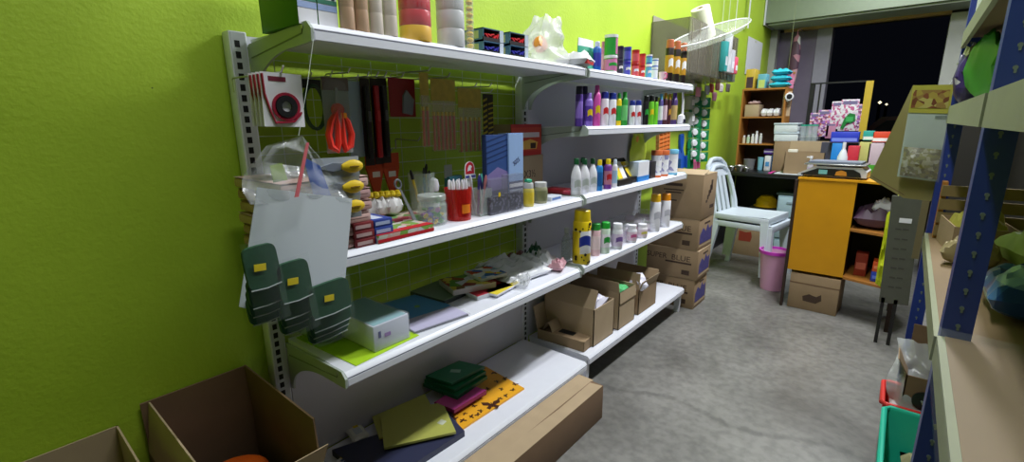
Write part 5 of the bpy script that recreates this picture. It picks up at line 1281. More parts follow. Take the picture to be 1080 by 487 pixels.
part('carton', B().box((-.05, -.05, 0), (.05, .05, .045), C(90, 50, 160), bev=.002), t); part('white_stripe', B().box((-.05, -.051, .015), (.05, -.05, .028), C(200, 190, 225)), t)
# metal bowls and grey clutter left of the unit
for k, (u, r_) in enumerate(((772, .035), (781, .045), (788, .03))):
    p = P(u, 172, 'y', 4.52)
    t = thing('metal_bowl', 'small steel bowl on the desk behind the chairs, %s' % ('left', 'middle', 'right')[k], 'bowl', (max(.06, p.x), 4.52, DZ+.001), group='steel bowls on the desk')
    part('bowl', B().lathe([(0, 0), (r_*.5, 0), (r_, r_*1.1), (r_*.95, r_*1.1), (r_*.45, .004), (0, .004)], CHROME, 20), t)
    part('rim', B().tube([(r_*math.cos(a_), r_*math.sin(a_), r_*1.1) for a_ in [2*PI*i/18 for i in range(18)]], .002, CHROME, 6, closed=True), t)
# white camera-like roll
t = thing('security_camera', 'white round camera with black lens at the top corner of the pigeonhole shelf', 'camera', P(832, 102, 'y', 4.72), rot=(R(90), 0, R(18)))
part('housing', B().lathe([(0, -.06), (.03, -.055), (.034, .02), (.03, .028), (0, .028)], WHT, 20), t)
part('lens', B().lathe([(0, .0285), (.022, .0285), (.02, .033), (0, .033)], BLACK, 18), t)
part('clamp', B().box((-.02, -.038, -.05), (.0, -.03, .01), WHT), t)
part('board', B().box((-.035, -.16, -.062), (.03, .05, -.058), CARDL), t)
# jars and white boxes right of the unit
gj = 'clear jars with teal lids'
for k, u in enumerate((847, 853, 859)):
    for j in range(2):
        p = P(u, 140, 'y', 4.75); h_ = .095
        zz = P(u, 143, 'y', 4.75).z+j*(h_-.001)-.095
        t = thing('clear_jar', 'clear jar with %s on the desk, %s, %s' % ('teal lid' if j else 'clear lid', ('left', 'middle', 'right')[k], 'upper' if j else 'lower'), 'jar', (p.x, 4.75, zz+.0005), group=gj)
        part('jar_wall', B().lathe([(0, 0), (.024, 0), (.024, h_*.85), (.022, h_*.86)], clear('jar_clear', (200, 214, 216), .45), 16), t)
        part('lid', B().lathe([(0, h_*.99), (.0245, h_*.98), (.0245, h_*.86), (0, h_*.86)], C(30, 160, 130) if j else clear('jar_lid', (200, 210, 210), .7), 16), t)
zb0 = P(850, 143, 'y', 4.75).z-.095
solo('cardboard_box', B().box((-.10, -.08, 0), (.10, .05, zb0-DZ-.001), CARDD, bev=.002), 'brown carton carrying the clear jars at the back of the desk', 'box', (P(853, 140, 'y', 4.75).x-.01, 4.77, DZ+.0005))
gwb = 'white boxes beside the jars'
x_ = P(826, 136, 'y', 4.72).x; zc_ = P(826, 149, 'y', 4.66).z
for k in range(2):
    t = thing('white_box', 'white lidded box right of the pigeonholes, %s one' % ('lower', 'upper')[k], 'box', (x_+.03, 4.76, zc_+.001+.078*k), R(4-6*k), gwb)
    part('box', B().box((-.09, -.09, 0), (.09, .09, .06), C(214, 222, 226), bev=.005), t)
    part('lid', B().box((-.095, -.095, .06), (.095, .095, .076), C(190, 205, 214), bev=.004), t)
solo('cardboard_box', B().box((-.08, -.09, 0), (.08, .09, zc_-DZ), CARD, bev=.002), 'brown carton under the white lidded boxes on the desk', 'box', (x_+.035, 4.76, DZ+.0005))
# open cardboard carton on the desk
bx0, bx1 = P(826, 178, 'y', 4.5).x, P(868, 178, 'y', 4.5).x; bh = P(840, 146, 'y', 4.5).z-DZ
open_carton('cardboard_box', 'cardboard carton on the desk with a bottle in front', (bx0, 4.50, DZ), (bx1, 4.66, DZ+bh*.62), CARD, {'+y': (.085, 85, CARDL)}, None)
solo('foam_block', B().box((-.035, -.02, 0), (.035, .02, .05), C(230, 226, 214), bev=.004), 'small cream foam block in the carton on the desk', 'foam', (P(836, 160, 'y', 4.55).x, 4.56, DZ+bh*.62-.03))
t = thing('sanitizer_bottle', 'clear pump bottle in front of the carton on the desk', 'bottle', (P(854, 178, 'y', 4.46).x, 4.46, DZ+.0005))
part('body', B().lathe([(0, 0), (.022, 0), (.022, .09), (.01, .115), (0, .115)], clear('pale_bottle', (214, 210, 220), .65), 16), t)
part('pump', B().lathe([(.006, .115), (.006, .135), (.012, .137), (.012, .155), (0, .158)], WHT, 12).box((-.03, -.004, .145), (0, .004, .153), WHT), t)
part('bottle_label', B().grid(lambda u, v: (.0225*math.cos(-2.4+u*1.8), .0225*math.sin(-2.4+u*1.8), .02+.05*v), 6, 2, C(190, 170, 200)), t)

# black wire display frame with cards
fx0, fx1 = P(851, 120, 'y', 4.9).x, P(912, 120, 'y', 4.9).x; fz1 = P(880, 88, 'y', 4.9).z
t = thing('card_stand', 'black wire card stand standing on the back of the desk', 'frame', (0, 0, 0))
part('upright', B().box((fx0, 4.89, DZ+.0005), (fx0+.035, 4.92, fz1), BLACK), t)
part('upright', B().box((fx0+.07, 4.89, DZ+.0005), (fx0+.082, 4.90, fz1), BLACK), t)
part('upright', B().box((fx1-.01, 4.89, DZ+.0005), (fx1, 4.90, fz1), BLACK), t)
part('cross_bar', B().box((fx0, 4.885, fz1), (fx1, 4.905, fz1+.012), BLACK), t)
part('cross_bar', B().box((fx0, 4.885, 1.02), (fx1, 4.895, 1.03), BLACK), t)
part('yellow_board', B().box((fx1-.02, 4.86, 1.04), (fx1+.03, 4.878, fz1+.005), C(200, 170, 50)), t, 'yellow upright strip')
gf = 'cards and packs on the display frame'
PKP = voronoi_mat('pink_packs', [(206, 130, 180), (160, 110, 190), (200, 120, 100), (225, 200, 215), (120, 70, 110)], 75, .3)
for k, (u0, u1, v0, v1, m, lb) in enumerate(((855, 864, 119, 144, PKP, 'pink and purple hanging pack, leftmost on the frame'), (864, 873, 116, 144, PKP, 'pink and purple hanging pack, second on the frame'), (878, 889, 107, 136, voronoi_mat('white_pink', [(225, 220, 228), (214, 190, 214), (230, 228, 235), (190, 90, 140)], 70), 'white card with pink print on the frame'),
        (888, 902, 105, 138, voronoi_mat('white_pink', [(225, 220, 228)]*2, 26), 'white card behind the green comb on the frame'), (900, 909, 110, 138, PKP, 'pinkish pack at the right of the frame'), (872, 880, 130, 146, C(190, 130, 160), 'small rose pack low on the frame'))):
    a, c_ = P(u0, v0, 'y', 4.86), P(u1, v1, 'y', 4.86); w_ = (c_.x-a.x)/2; h_ = a.z-c_.z
    t = thing('hanging_pack', lb, 'pack', ((a.x+c_.x)/2, 4.868-.006*(k % 2), a.z), group=gf)
    part('pack', B().box((-w_, -.006, -h_), (w_, .0, 0), m, bev=.002), t)
    part('header', B().box((-w_*.8, -.0068, -h_*.16), (w_*.8, -.006, -h_*.05), C(120, 110, 150)), t)
a = P(895, 127, 'y', 4.85)
t = thing('green_comb', 'dark green leaf shaped comb in front of the white card', 'comb', a, group=gf)
part('comb', B().prism([(-.05, -.06), (-.03, .02), (.0, .06), (.04, .05), (.045, 0), (.02, -.02), (-.01, -.02), (-.03, -.07)], 'y', -.006, .006, C(20, 120, 50)), t)
part('teeth', B().box((-.02, -.008, -.01), (.03, -.006, .03), C(60, 170, 90)), t)
# stock in front on desk: blue box etc.
gk2 = 'goods on the desk behind the scale'
for k, (u0, u1, v0, v1, y_, c_, c2, nm, lb) in enumerate((
  (877, 905, 139, 150, 4.45, (40, 60, 190), (120, 140, 230), 'carton', 'wide blue box lying on others behind the scale'),
  (878, 886, 151, 170, 4.42, (30, 130, 210), (220, 230, 240), 'carton', 'light blue box under the wide blue one, left'),
  (895, 905, 154, 166, 4.36, (200, 40, 60), (230, 230, 235), 'carton', 'red and white tub behind the scale'),
  (911, 921, 138, 148, 4.5, (40, 160, 150), (225, 230, 230), 'carton', 'teal and white box right of the frame'),
  (921, 938, 139, 150, 4.5, (216, 70, 40), (230, 226, 226), 'carton', 'orange red box right of the teal one'),
  (907, 917, 150, 165, 4.45, (190, 190, 110), (120, 170, 90), 'carton', 'yellow green pack below the teal box'),
  (917, 930, 151, 168, 4.45, (200, 180, 190), (80, 170, 50), 'carton', 'pale pack with green base, right of the yellow green one'))):
    a, c_w = P(u0, v0, 'y', y_), P(u1, v1, 'y', y_); w_ = (c_w.x-a.x)/2; h_ = a.z-c_w.z
    z_ = c_w.z if k in (0, 3, 4) else DZ+.0005
    if k not in (0, 3, 4): h_ = a.z-DZ
    t = thing('stock_box', lb, 'box', ((a.x+c_w.x)/2, y_+.05, z_), group=gk2)
    part('carton', B().box((-w_, -.05, 0), (w_, .05, h_), C(*c_), bev=.002), t)
    part('front_strip', B().box((-w_*.9, -.0508, h_*.08), (w_*.9, -.05, h_*.4), C(*c2)), t)
a = P(889, 163, 'y', 4.36)
t = thing('spray_bottle', 'small white bottle standing between the blue box and red tub', 'bottle', (a.x, 4.37, DZ+.0005), group=gk2)
hb_ = P(889, 150, 'y', 4.36).z-DZ
part('body', B().lathe([(0, 0), (.035, 0), (.035, hb_*.6), (.014, hb_*.8), (0, hb_*.8)], C(225, 228, 235), 16), t)
part('cap', B().lathe([(.012, hb_*.8), (.012, hb_), (0, hb_)], WHT, 12), t)
solo('pale_tray', B().box((-.16, -.06, 0), (.20, .06, P(890, 150.5, 'y', 4.45).z-DZ-.002), C(70, 70, 84)), 'dark crate carrying the wide blue box behind the scale', 'crate', (P(892, 150, 'y', 4.5).x, 4.58, DZ+.0005))

# pink and white thing hanging on the grey purple wall
a = P(841, 36, 'y', 6.1)
t = thing('hanging_umbrella', 'pink and white folded umbrella hanging by the grey wall', 'umbrella', (a.x, 6.12, a.z))
part('canopy', B().lathe([(.005, 0), (.03, -.03), (.05, -.22), (.035, -.45), (.012, -.62), (0, -.64)], voronoi_mat('umbrella_print', [(206, 160, 170), (225, 220, 225), (190, 130, 150), (90, 60, 80)], 9, .5), 14, sy=.5), t)
part('hook_handle', B().tube([(0, 0, 0), (0, 0, .04), (.02, 0, .06), (.035, 0, .04)], .006, C(190, 120, 140), 8), t)
solo('wall_hook', B().box((-.005, 0, -.01), (.005, .17, 0), CHROME), 'small hook on the grey wall holding the umbrella', 'hook', (a.x+.02, 6.125, a.z+.056))
a = P(832, 78, 'y', 5.1)
t = thing('pink_towel', 'pink cloth hanging behind the turquoise packs', 'cloth', (a.x, 5.05, a.z))
part('cloth', B().grid(lambda u, v: ((u-.5)*.11*(1-.3*v), .012*math.sin(u*14)+.01, -.55*v), 14, 6, C(214, 130, 165, .8)).grid(lambda u, v: ((u-.5)*.11*(1-.3*v), .012*math.sin(u*14)+.004, -.55*v), 14, 6, C(214, 130, 165, .8)), t)
part('hanger_bar', B().box((-.06, 0, -.004), (.06, .012, .01), WOOD), t)
part('cord', B().tube([(0, 0, 0), (0, 0, HZ-a.z-.013)], .002, CHROME, 6), t, loc=(0, .006, .011))

# ------------------------------------------------------------ orange cabinet
CX0, CX1, CY = .868, 1.165, 3.38; cz0, cz1 = .255, .85
t = thing('counter_cabinet', 'orange fronted cabinet on dark legs with open shelves at its right side', 'cabinet', (0, 0, 0))
part('front_panel', B().box((CX0, CY, cz0), (CX1, CY+.018, cz1-.012), ORANGE), t, 'ochre orange panel')
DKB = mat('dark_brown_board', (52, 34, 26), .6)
part('top_board', B().prism([(CX0-.005, CY-.006), (CX1+.01, CY-.006), (1.43, CY-.10), (1.43, CY+.36), (CX0-.005, CY+.36)], 'z', cz1-.012, cz1, ORANGE), t, 'ochre orange top')
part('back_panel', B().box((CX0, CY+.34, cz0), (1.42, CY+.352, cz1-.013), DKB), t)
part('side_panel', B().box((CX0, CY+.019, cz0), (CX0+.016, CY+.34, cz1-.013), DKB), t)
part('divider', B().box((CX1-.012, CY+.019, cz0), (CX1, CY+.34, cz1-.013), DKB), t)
for z_ in (cz0, cz0+.30):
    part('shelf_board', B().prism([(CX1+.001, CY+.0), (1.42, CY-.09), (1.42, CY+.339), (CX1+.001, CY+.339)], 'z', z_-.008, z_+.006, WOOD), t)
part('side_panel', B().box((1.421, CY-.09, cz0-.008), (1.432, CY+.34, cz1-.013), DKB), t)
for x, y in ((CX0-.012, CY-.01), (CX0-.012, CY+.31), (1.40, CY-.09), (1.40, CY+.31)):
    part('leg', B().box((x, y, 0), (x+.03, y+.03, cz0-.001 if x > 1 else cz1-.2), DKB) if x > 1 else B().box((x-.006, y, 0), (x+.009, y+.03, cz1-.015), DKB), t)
gcs = 'things on the open cabinet shelves'
t = thing('purple_bag', 'dark purple bag on the upper open shelf of the orange cabinet', 'bag', (1.27, CY+.12, cz0+.307), group=gcs)
part('bag', B().pillow(.20, .22, .13, C(86, 62, 84), seed=3, wr=.6), t); part('white_bag_top', B().pillow(.12, .11, .08, C(206, 206, 214), seed=8, wr=.6, M=Matrix.Translation((.04, -.03, .09))), t)
for k, (x, y, w_, h_, c_, lb) in enumerate(((1.335, CY+.0, .075, .06, (40, 70, 180), 'blue carton on the lower open shelf'), (1.335, CY+.0, .072, .06, (220, 90, 40), 'orange carton stacked on the blue one'), (1.24, CY+.08, .06, .14, (150, 50, 30), 'rust red pack on the lower open shelf'))):
    t = thing('small_carton', lb, 'box', (x, y+.05, cz0+.007+(.061 if k == 1 else 0)), group=gcs)
    part('carton', B().box((-w_/2, -.05, 0), (w_/2, .05, h_), C(*c_), bev=.002), t)
    part('front_strip', B().box((-w_*.4, -.0508, h_*.3), (w_*.4, -.05, h_*.6), C(min(255, c_[0]+60), min(255, c_[1]+60), min(255, c_[2]+60))), t)
t = thing('yellow_net', 'bright yellow green net bag hanging at the right of the cabinet shelves', 'bag', (1.36, CY-.14, .71))
part('net_bag', B().pillow(.07, .42, .03, mat('acid_yellow', (196, 206, 30), .6, var=.3, scale=60), 14, seed=5, wr=1.2, M=Matrix.Translation((0, 0, -.21)) @ Matrix.Rotation(R(90), 4, 'X')), t)
part('loop', B().tube([(0, 0, -.01), (0, 0, .05), (0, .05, .12)], .003, C(196, 206, 30), 6), t)
# carton under the cabinet
t = thing('cardboard_box', 'brown carton with dark printed mark under the orange cabinet', 'box', (1.03, 3.50, 0), R(-2))
part('carton', B().box((-.135, -.12, 0), (.135, .12, .235), CARD, bev=.003), t)
part('tape_line', B().box((-.135, -.1208, .17), (.135, -.12, .178), CARDD), t)
part('printed_mark', B().prism([(-.05, .06), (.02, .055), (.05, .08), (.045, .12), (.02, .10), (-.02, .11), (-.055, .09)], 'y', -.1208, -.12, INK), t)
# weighing scale
t = thing('weighing_scale', 'shop weighing scale with steel plate and black front on the orange cabinet', 'scale', (P(880, 186, 'y', 3.47).x, 3.50, cz1+.0005), R(-2))
wS = .165
part('feet', B().box((-wS*.9, -.08, 0), (-wS*.75, .1, .012), BLACK), t)
part('feet', B().box((wS*.75, -.08, 0), (wS*.9, .1, .012), BLACK), t)
part('housing', B().prism([(-wS*1.12, .012), (wS, .012), (wS, .045), (wS*.85, .07), (-wS*.6, .07), (-wS*1.12, .022)], 'y', -.09, .13, C(190, 194, 200)), t)
part('front_panel', B().prism([(-wS*1.0, .014), (wS*.85, .014), (wS*.8, .04), (wS*.6, .058), (-wS*.5, .058), (-wS*1.0, .022)], 'y', -.0925, -.0905, BLACK), t, 'black control panel')
part('display', B().box((-.075, -.094, .024), (-.03, -.0926, .05), C(110, 180, 186)), t)
part('warning_sticker', B().prism([(.01, .02), (.07, .02), (.065, .042), (.04, .052), (.015, .042)], 'y', -.094, -.0926, C(190, 130, 40)), t)
part('weighing_plate', B().box((-wS*.95, -.1, .078), (wS*.95, .12, .086), CHROME, bev=.003).box((-.03, -.02, .07), (.03, .04, .078), BLACK), t)
solo('magazine', B().prism([(-.14, -.08), (.13, -.09), (.14, .08), (-.12, .09)], 'z', 0, .012, C(110, 118, 134)), 'dark grey magazine lying on the steel plate of the scale', 'magazine', (t.location.x, 3.51, cz1+.088))

# plastic chairs, two stacked
CHB = mat('pale_blue_plastic', (204, 214, 224), .35, var=.03)
def chair(label, loc, rz):
    t = thing('plastic_chair', label, 'chair', loc, rz, 'two stacked pale blue plastic chairs')
    # local: seat front towards +x, back at -x
    part('seat', B().grid(lambda u, v: (-.19+.42*u, (-.20+.40*v)*(1-.06*(1-u)), .43+.012*u-.02*math.sin(u*PI)*math.sin(v*PI)), 12, 12, CHB).grid(lambda u, v: (-.19+.42*u, (-.20+.40*v)*(1-.06*(1-u)), .42+.012*u-.02*math.sin(u*PI)*math.sin(v*PI)), 12, 12, CHB).box((.222, -.20, .392), (.234, .20, .443), CHB, bev=.004).box((-.19, -.205, .395), (.23, -.195, .436), CHB, bev=.003).box((-.19, .195, .395), (.23, .205, .436), CHB, bev=.003), t)
    for sx, sy in ((.205, 1), (.205, -1), (-.185, 1), (-.185, -1)):
        dx = .03 if sx > 0 else -.055
        pts = [(-.028, -.022), (.028, -.022), (.028, .022), (-.028, .022)]
        lo = [(sx+dx+a*.62, sy*.2+sy*.025+b_*.62, 0) for a, b_ in pts]; hi = [(sx+a, sy*.182+b_, .425) for a, b_ in pts]
        part('leg', B().faces(lo+hi, [(3, 2, 1, 0), (4, 5, 6, 7), (0, 1, 5, 4), (1, 2, 6, 5), (2, 3, 7, 6), (3, 0, 4, 7)], CHB), t)
    for sy in (1, -1):
        part('back_post', B().tube([(-.19, sy*.185, .42), (-.215, sy*.195, .55), (-.25, sy*.185, .68), (-.28, sy*.15, .79), (-.292, sy*.08, .835), (-.296, 0, .842)], .017, CHB, 8), t)
    for k in (-1.3, 0, 1.3):
        w_ = .046 if k else .05
        part('back_slat', B().prism([(k*.062-w_/2, 0), (k*.062+w_/2, 0), (k*.055+w_/2, .36-.025*abs(k)), (k*.055-w_/2, .36-.025*abs(k))], 'x', -.004, .004, CHB, Matrix.Translation((-.20, 0, .44)) @ Matrix.Rotation(R(-14), 4, 'Y')), t)
    part('back_top', B().grid(lambda u, v: (-.268-.02*v-.01*math.cos((u-.5)*PI), -.16+.32*u, .76+.075*v*math.sin(u*PI)**.3), 14, 4, CHB).grid(lambda u, v: (-.276-.02*v-.01*math.cos((u-.5)*PI), -.16+.32*u, .76+.075*v*math.sin(u*PI)**.3), 14, 4, CHB), t)
    return t
chair('pale blue plastic chair, lower of the stacked two by the desk', (.485, 3.98, 0), R(-8))
chair('pale blue plastic chair, stacked on top of the other one', (.455, 3.985, .055), R(-8))

# under the desk
a = P(808, 216, 'y', 4.75)
t = thing('yellow_helmet', 'yellow helmet on a dark carton under the black desk', 'helmet', (P(808, 214, 'y', 4.7).x, 4.72, P(808, 217, 'y', 4.7).z))
part('shell', B().lathe([(.0, .10), (.05, .09), (.085, .05), (.09, .0)], C(226, 180, 20, .3), 20), t); part('brim', B().lathe([(.09, 0), (.105, -.004), (.105, .002), (.09, .006)], C(226, 180, 20, .3), 20), t)
solo('cardboard_box', B().box((-.12, -.1, 0), (.14, .1, P(808, 217, 'y', 4.7).z-.006), C(34, 30, 30), bev=.003), 'dark carton under the desk carrying the yellow helmet', 'box', (P(808, 214, 'y', 4.7).x, 4.74, 0))
t = thing('drawer_unit', 'pale blue plastic drawer unit under the desk left of the orange cabinet', 'drawers', (P(829, 240, 'y', 4.45).x, 4.62, 0))
hD = P(829, 207, 'y', 4.45).z
part('frame', B().box((-.09, -.15, 0), (.10, .15, hD), C(150, 176, 186), bev=.004), t)
for k in range(3):
    d_ = part('drawer', B().box((-.08, -.158, .03+k*hD/3.1), (.09, -.151, hD/3.1*(k+1)+.005), C(170, 196, 206), bev=.002), t)
    part('handle', B().box((-.02, -.165, .03+(k+.6)*hD/3.1), (.03, -.1585, .045+(k+.6)*hD/3.1), C(140, 160, 170)), d_)
solo('dark_tray', B().box((-.11, -.13, 0), (.11, .13, .02), C(40, 60, 50), bev=.004), 'dark green tray on top of the pale drawer unit', 'tray', (P(829, 240, 'y', 4.45).x, 4.62, hD+.001))
t = thing('cardboard_box', 'brown carton with red print under the desk behind the chairs', 'box', (P(790, 262, 'y', 4.5).x, 4.62-.02, .0))
wB_ = .16; hB_ = P(790, 240, 'y', 4.5).z
part('carton', B().box((-wB_, -.09, 0), (wB_-.03, .02, hB_), CARD, bev=.003), t)
part('red_print', B().prism([(-.10, hB_*.5), (.0, hB_*.5), (.01, hB_*.66), (.0, hB_*.86), (-.04, hB_*.82), (-.1, hB_*.86)], 'y', -.0908, -.09, C(150, 60, 44)), t)
# pink waste bin
a = P(812, 305, 'z', 0)
t = thing('waste_bin', 'translucent pink plastic waste bin by the orange cabinet', 'bin', (a.x, a.y+.03, 0))
PB = mat('translucent_pink', (226, 170, 206), .3, var=.04, alpha=.8)
part('bin_wall', B().lathe([(0, .004), (.068, .003), (.092, .275), (.095, .275), (.072, 0), (0, 0)], PB, 26), t)
part('rim', B().lathe([(.094, .272), (.104, .27), (.104, .292), (.094, .292), (.094, .272)], C(200, 60, 190, .3), 28), t, 'magenta rim')

# ------------------------------------------------------------ right side: kraft board, garlic packet, grey stand
t = thing('kraft_board', 'leaning olive brown cardboard sheet hanging at the end of the blue rack', 'cardboard', (0, 2.2445, 0))
kb = [P(u, v, 'y', 2.26) for u, v in ((963, 90), (1004, 92), (987, 212), (953, 208), (917, 187))]
part('sheet', B().prism([(p.x, p.z) for p in kb], 'y', -.004, .004, mat('olive_kraft', (146, 136, 84), .8, var=.1, scale=8)), t)
part('fold_line', B().prism([(kb[4].x+.01, kb[4].z+.004), (kb[3].x, kb[3].z+.01), (kb[3].x, kb[3].z+.013), (kb[4].x+.008, kb[4].z+.008)], 'y', -.0048, -.004, CARDD), t)
q = [P(u, v, 'y', 2.20) for u, v in ((963, 90), (1006, 89), (990, 192), (946, 186))]
t = thing('spice_packet', 'clear packet with yellow and brown picture header hanging on the kraft board', 'packet', (0, 2.20, 0))
def bil(u, v, o=0):
    p = q[0].lerp(q[1], u).lerp(q[3].lerp(q[2], u), v)
    return (p.x, o, p.z)
HP = voronoi_mat('header_picture', [(130, 76, 50), (170, 150, 70), (112, 60, 42), (150, 120, 66), (184, 172, 100)], 60, .4)
part('card', B().grid(lambda u, v: bil(u, v, .004), 6, 10, mat('packet_card', (170, 184, 178), .5)).grid(lambda u, v: bil(u, v, .006), 6, 10, mat('packet_card', (170, 184, 178), .5)), t)
part('header', B().grid(lambda u, v: bil(u, v*.29, .001), 8, 4, C(178, 172, 70)), t, 'yellow header card'); part('header_picture', B().grid(lambda u, v: bil(.04+u*.9, .05+v*.19, -.0005), 8, 4, HP), t)
part('product_heap', B().grid(lambda u, v: bil(.05+u*.9, .66+v*.32, -.002-.018*math.sin(v*PI)*math.sin(u*PI)**.5*(1+.4*noise.noise(Vector((u*6, v*6, 0))))), 14, 8, voronoi_mat('clove_heap', [(120, 112, 70), (160, 156, 130), (96, 88, 50), (180, 178, 160), (130, 124, 60)], 95, .35)), t)
part('clear_film', B().grid(lambda u, v: bil(u, .3+.7*v, -.024*math.sin(v*PI*.9)), 8, 8, CLEAR), t)
part('hang_string', B().tube([bil(.9, 0, 0), (bil(.9, 0)[0]+.02, .0, bil(.9, 0)[2]+.06)], .0015, WHT, 5), t)
part('printed_word', B().box((bil(.7, 0)[0], .000, bil(.7, .34)[2]), (bil(.98, 0)[0], .002, bil(.7, .315)[2]), C(70, 90, 80)), t)
solo('hook_arm', B().tube([(RX0+.02, 2.19, 1.40), (RX0-.005, 2.195, bil(.9, 0)[2]+.062)], .003, CHROME, 6), 'small wire arm on the rack post holding the hanging packet', 'hook')
GST = mat('dull_grey_metal', (96, 98, 88), .5, .3, var=.1)
g0, g1_, g2_, g3 = [P(u, v, 'y', 3.10) for u, v in ((941, 206), (973, 207), (958, 322), (927, 318))]
t = thing('metal_stand', 'dull grey perforated metal stand panel between the cabinet and the blue rack', 'stand', (0, 3.10, 0))
part('panel', B().prism([(p.x, p.z) for p in (g3, g2_, g1_, g0)], 'y', -.006, .006, GST), t)
for k in range(7):
    for j in range(2):
        c_ = g0.lerp(g1_, .35+.25*j).lerp(g3.lerp(g2_, .35+.25*j), .3+.09*k)
        part('slot', B().box((c_.x-.012, -.0068, c_.z-.004), (c_.x+.012, -.006, c_.z+.004), mat('slot_shadow', (70, 70, 62), .6)), t)
c_ = g0.lerp(g3, .15).lerp(g1_, .4); c_ = g0.lerp(g1_, .55).lerp(g3.lerp(g2_, .55), .22)
part('paper_tag', B().box((c_.x-.025, -.0085, c_.z-.012), (c_.x+.025, -.007, c_.z+.012), WHT), t)
part('side_rail', B().box((g1_.x+.002, -.01, g1_.z-.32), (g1_.x+.03, .02, g1_.z+.02), C(110, 100, 70)), t)
for x_ in ((g3.x+g2_.x)/2+.008, g3.x+.015): part('leg', B().box((x_-.008, -.006, 0), (x_+.008, .012, g2_.z+.02), BLACK), t)

# goods on the blue rack
grk = 'goods on the far rack shelf'
FZ = .80
t = thing('cardboard_tray', 'small cardboard tray with a yellow pack on the lower far rack shelf', 'box', (1.56, 1.98, FZ+.0005), R(6))
part('carton', B().box((-.07, -.11, 0), (.07, .11, .004), CARD).box((-.07, -.11, .004), (.07, -.106, .085), CARD).box((-.07, .106, .004), (.07, .11, .085), CARD).box((-.07, -.106, .004), (-.066, .106, .085), CARD).box((.066, -.106, .004), (.07, .106, .085), CARD), t)
solo('yellow_pack', B().pillow(.12, .18, .11, C(180, 170, 80), seed=3, wr=.4), 'dull yellow pack lying in the small cardboard tray', 'pack', (1.56, 1.98, FZ+.008), R(6))
t = thing('wooden_crate', 'brown slatted crate at the far end of the lower rack shelf', 'crate', (1.66, 2.12, FZ+.0005))
for k in range(4): part('slat', B().box((-.19, -.02, .01+k*.045), (.25, -.008, .045+k*.045), mat('crate_board', (128, 108, 66), .7, var=.2)), t)
for x in (-.19, .236): part('corner_post', B().box((x, -.008, 0), (x+.014, .05, .19), WOOD), t)
_b = P(1062, 318, 'z', FZ+.05)
for k, (x, y, w_, d_, h_, m, lb) in enumerate(((_b.x+.05, _b.y+.08, .15, .17, .10, voronoi_mat('blue_print_film', [(60, 110, 170), (140, 180, 200), (40, 80, 140), (110, 150, 180), (190, 200, 100)], 14, .3), 'blue printed plastic bag at the near end of the far rack shelf'),
      (1.71, 1.76, .22, .20, .12, mat('pale_green_bag', (140, 160, 90), .5, var=.2), 'pale green crumpled bag on the far rack shelf'),
      (1.89, 1.62, .13, .16, .13, mat('dull_red_bag', (130, 84, 66), .5, var=.3), 'dull red and brown bag at the back of the far rack shelf'),
      (1.86, 1.92, .15, .16, .12, mat('pale_green_bag', (140, 160, 90), .5, var=.2), 'light green crumpled bag at the back far corner of the rack shelf'),
      (1.535, 1.74, .07, .12, .07, mat('tan_bag', (150, 134, 96), .6, var=.2), 'small tan bag at the front of the far rack shelf'))):
    solo('film_bag', B().pillow(w_, d_, h_, m, 14, seed=k*4+1, wr=.5), lb, 'bag', (x, y, FZ+.001), R(20*k), grk)
solo('black_pole', B().tube([(1.62, 1.62, FZ+.02), (1.84, 1.74, FZ+.19)], .011, BLACK, 8), 'black rod lying slanted over the bags on the rack shelf', 'rod')
solo('green_bag', B().pillow(.14, .17, .2, C(60, 150, 40), 14, seed=2, wr=.5), 'bright green bag on the upper far rack shelf', 'bag', (P(1030, 80, 'y', 2.0).x+.06, 2.0, 1.2385), R(20))
solo('purple_bag', B().pillow(.09, .12, .17, voronoi_mat('purple_print', [(60, 40, 110), (50, 36, 96), (70, 50, 120), (206, 200, 215)], 22, .4), 12, seed=6, wr=.3), 'dark purple printed bag beside the bright green one on the rack', 'bag', (P(1013, 80, 'y', 2.12).x+.03, 2.12, 1.2385))
solo('white_bottle', B().lathe([(0, 0), (.035, 0), (.035, .12), (.015, .15), (.015, .17), (0, .17)], C(214, 216, 225), 16), 'blue and white bottle at the far end of the top rack shelf', 'bottle', (1.50, 2.1, 1.471))
for k, (x, y) in enumerate(((1.6, 1.9), (1.75, 1.6))):
    solo('brown_sack', B().pillow(.22, .24, .16, mat('dull_sack', (110, 104, 70), .7, var=.2), seed=k+2, wr=.5), 'dull brown sack on the top rack shelf, %s one' % ('farther', 'nearer')[k], 'sack', (x, y, 1.471), group='sacks on the top rack shelf')
# dark crates closing the back of the rack
for k, (y, z_) in enumerate(((1.35, FZ), (1.72, FZ), (2.02, FZ))): pass
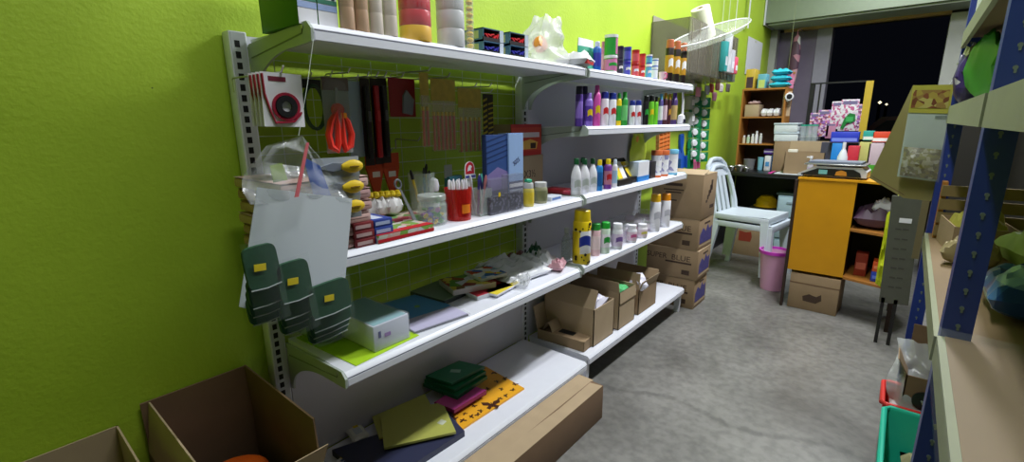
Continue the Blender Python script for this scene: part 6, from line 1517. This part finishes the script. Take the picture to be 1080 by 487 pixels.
# boxes and baskets under the rack
a = P(958, 392, 'y', 2.5)
def basket(lb, u0, v0, c_, x0, x1, y0, y1, z0, h_):
    t = thing('plastic_basket', lb, 'basket', ((x0+x1)/2, (y0+y1)/2, z0+.0005), group='plastic baskets under the rack')
    a, c2 = (x1-x0)/2, (y1-y0)/2; k_ = .88; m = C(*c_)
    lo = [(-a*k_, -c2*k_, 0), (a*k_, -c2*k_, 0), (a*k_, c2*k_, 0), (-a*k_, c2*k_, 0)]; hi = [(-a, -c2, h_), (a, -c2, h_), (a, c2, h_), (-a, c2, h_)]
    lo2 = [(p[0]*.96, p[1]*.96, .004) for p in lo]; hi2 = [(p[0]*.965, p[1]*.965, h_) for p in hi]
    f = [(0, 1, 5, 4), (1, 2, 6, 5), (2, 3, 7, 6), (3, 0, 4, 7)]
    part('basket_wall', B().faces(lo+hi+lo2+hi2, [(3, 2, 1, 0)]+f+[tuple(k2+8 for k2 in q_)[::-1] for q_ in f]+[(8, 9, 10, 11)], m), t)
    part('rim', B().tube([(a*1.01*sx, c2*1.01*sy, h_) for sx, sy in ((-1, -.9), (-.9, -1), (.9, -1), (1, -.9), (1, .9), (.9, 1), (-.9, 1), (-1, .9))], .009, m, 8, closed=True), t)
    return t
basket('teal green plastic basket, nearest on the floor under the rack', 0, 0, (40, 190, 160), 1.43, 1.74, 1.58, 1.98, 0, .20)
basket('red plastic basket behind the teal one under the rack', 0, 0, (214, 50, 44), 1.42, 1.74, 2.0, 2.193, 0, .20)
solo('cream_bag', B().pillow(.2, .3, .1, C(170, 160, 120), seed=5, wr=.5), 'cream coloured bag lying in the teal basket', 'bag', (1.59, 1.78, .03))
open_carton('cardboard_box', 'brown carton with round dark hole standing in the red basket', (1.47, 2.025, .006), (1.69, 2.165, .32), CARDD, {'-x': (.06, 60, CARD), '+y': (.14, 85, CARDD)})
solo('black_disc', B().lathe([(0, 0), (.035, 0), (.035, .006), (0, .006)], BLACK, 20, Matrix.Rotation(R(90), 4, 'X')), 'black round cap on the side of the carton in the red basket', 'cap', (1.53, 2.023, .24))
solo('film_sheet', B().grid(lambda u, v: (1.43+.26*u+.01*math.sin(v*9), 2.0-.03*math.sin(v*PI)+.02*noise.noise(Vector((u*7, v*7, 0)))+.16*(1-v), .16+.24*(1-v)+.01*noise.noise(Vector((u*9, v*3, 4)))), 22, 18, CLEAR2), 'crumpled clear plastic bag over the carton in the red basket', 'bag')

# ------------------------------------------------------------ lights (tube fittings on the ceiling) and camera
def tube_light(x, y, power, label, rz=0):
    t = thing('ceiling_light', label, 'light', (x, y, HZ-.001), rz, 'tube lights on the ceiling')
    part('housing', B().box((-.04, -.62, -.045), (.04, .62, 0), WHITE, bev=.004), t)
    part('tube', B().cyl((0, 0, 0), .014, 1.16, mat('lamp_tube', (245, 250, 255), .4, var=0, emit=2), 12, Matrix.Translation((0, -.58, -.065)) @ Matrix.Rotation(R(-90), 4, 'X')), t)
    l = bpy.data.lights.new('tube_glow', 'AREA'); l.shape = 'RECTANGLE'; l.size = .12; l.size_y = 1.2; l.energy = power; l.color = (.94, .97, 1)
    o = bpy.data.objects.new('tube_glow', l); o.location = (0, 0, -.09); link(o, t)
tube_light(1.15, 3.0, 74, 'white tube light on the ceiling over the middle of the aisle')
tube_light(1.1, 5.0, 26, 'white tube light on the ceiling by the street opening')
tube_light(1.0, .9, 28, 'white tube light on the ceiling at the near end of the aisle')
w = bpy.data.worlds.new('night'); scene.world = w; w.use_nodes = True
w.node_tree.nodes['Background'].inputs[0].default_value = (.005, .006, .01, 1)
w.node_tree.nodes['Background'].inputs[1].default_value = .3
cd = bpy.data.cameras.new('camera'); co = bpy.data.objects.new('camera', cd); col.objects.link(co)
cd.sensor_fit = 'HORIZONTAL'; cd.sensor_width = 36; cd.lens = F/1080*36; cd.clip_start = .02; cd.clip_end = 100
Mx = Matrix((( _r.x, _u.x, -_f.x), (_r.y, _u.y, -_f.y), (_r.z, _u.z, -_f.z)))
co.matrix_world = Matrix.Translation(CAM) @ Mx.to_4x4()
scene.camera = co
vs = scene.view_settings; vs.view_transform = 'Standard'; vs.look = 'None'; vs.gamma = 1; vs.use_curve_mapping = False; vs.exposure = .14
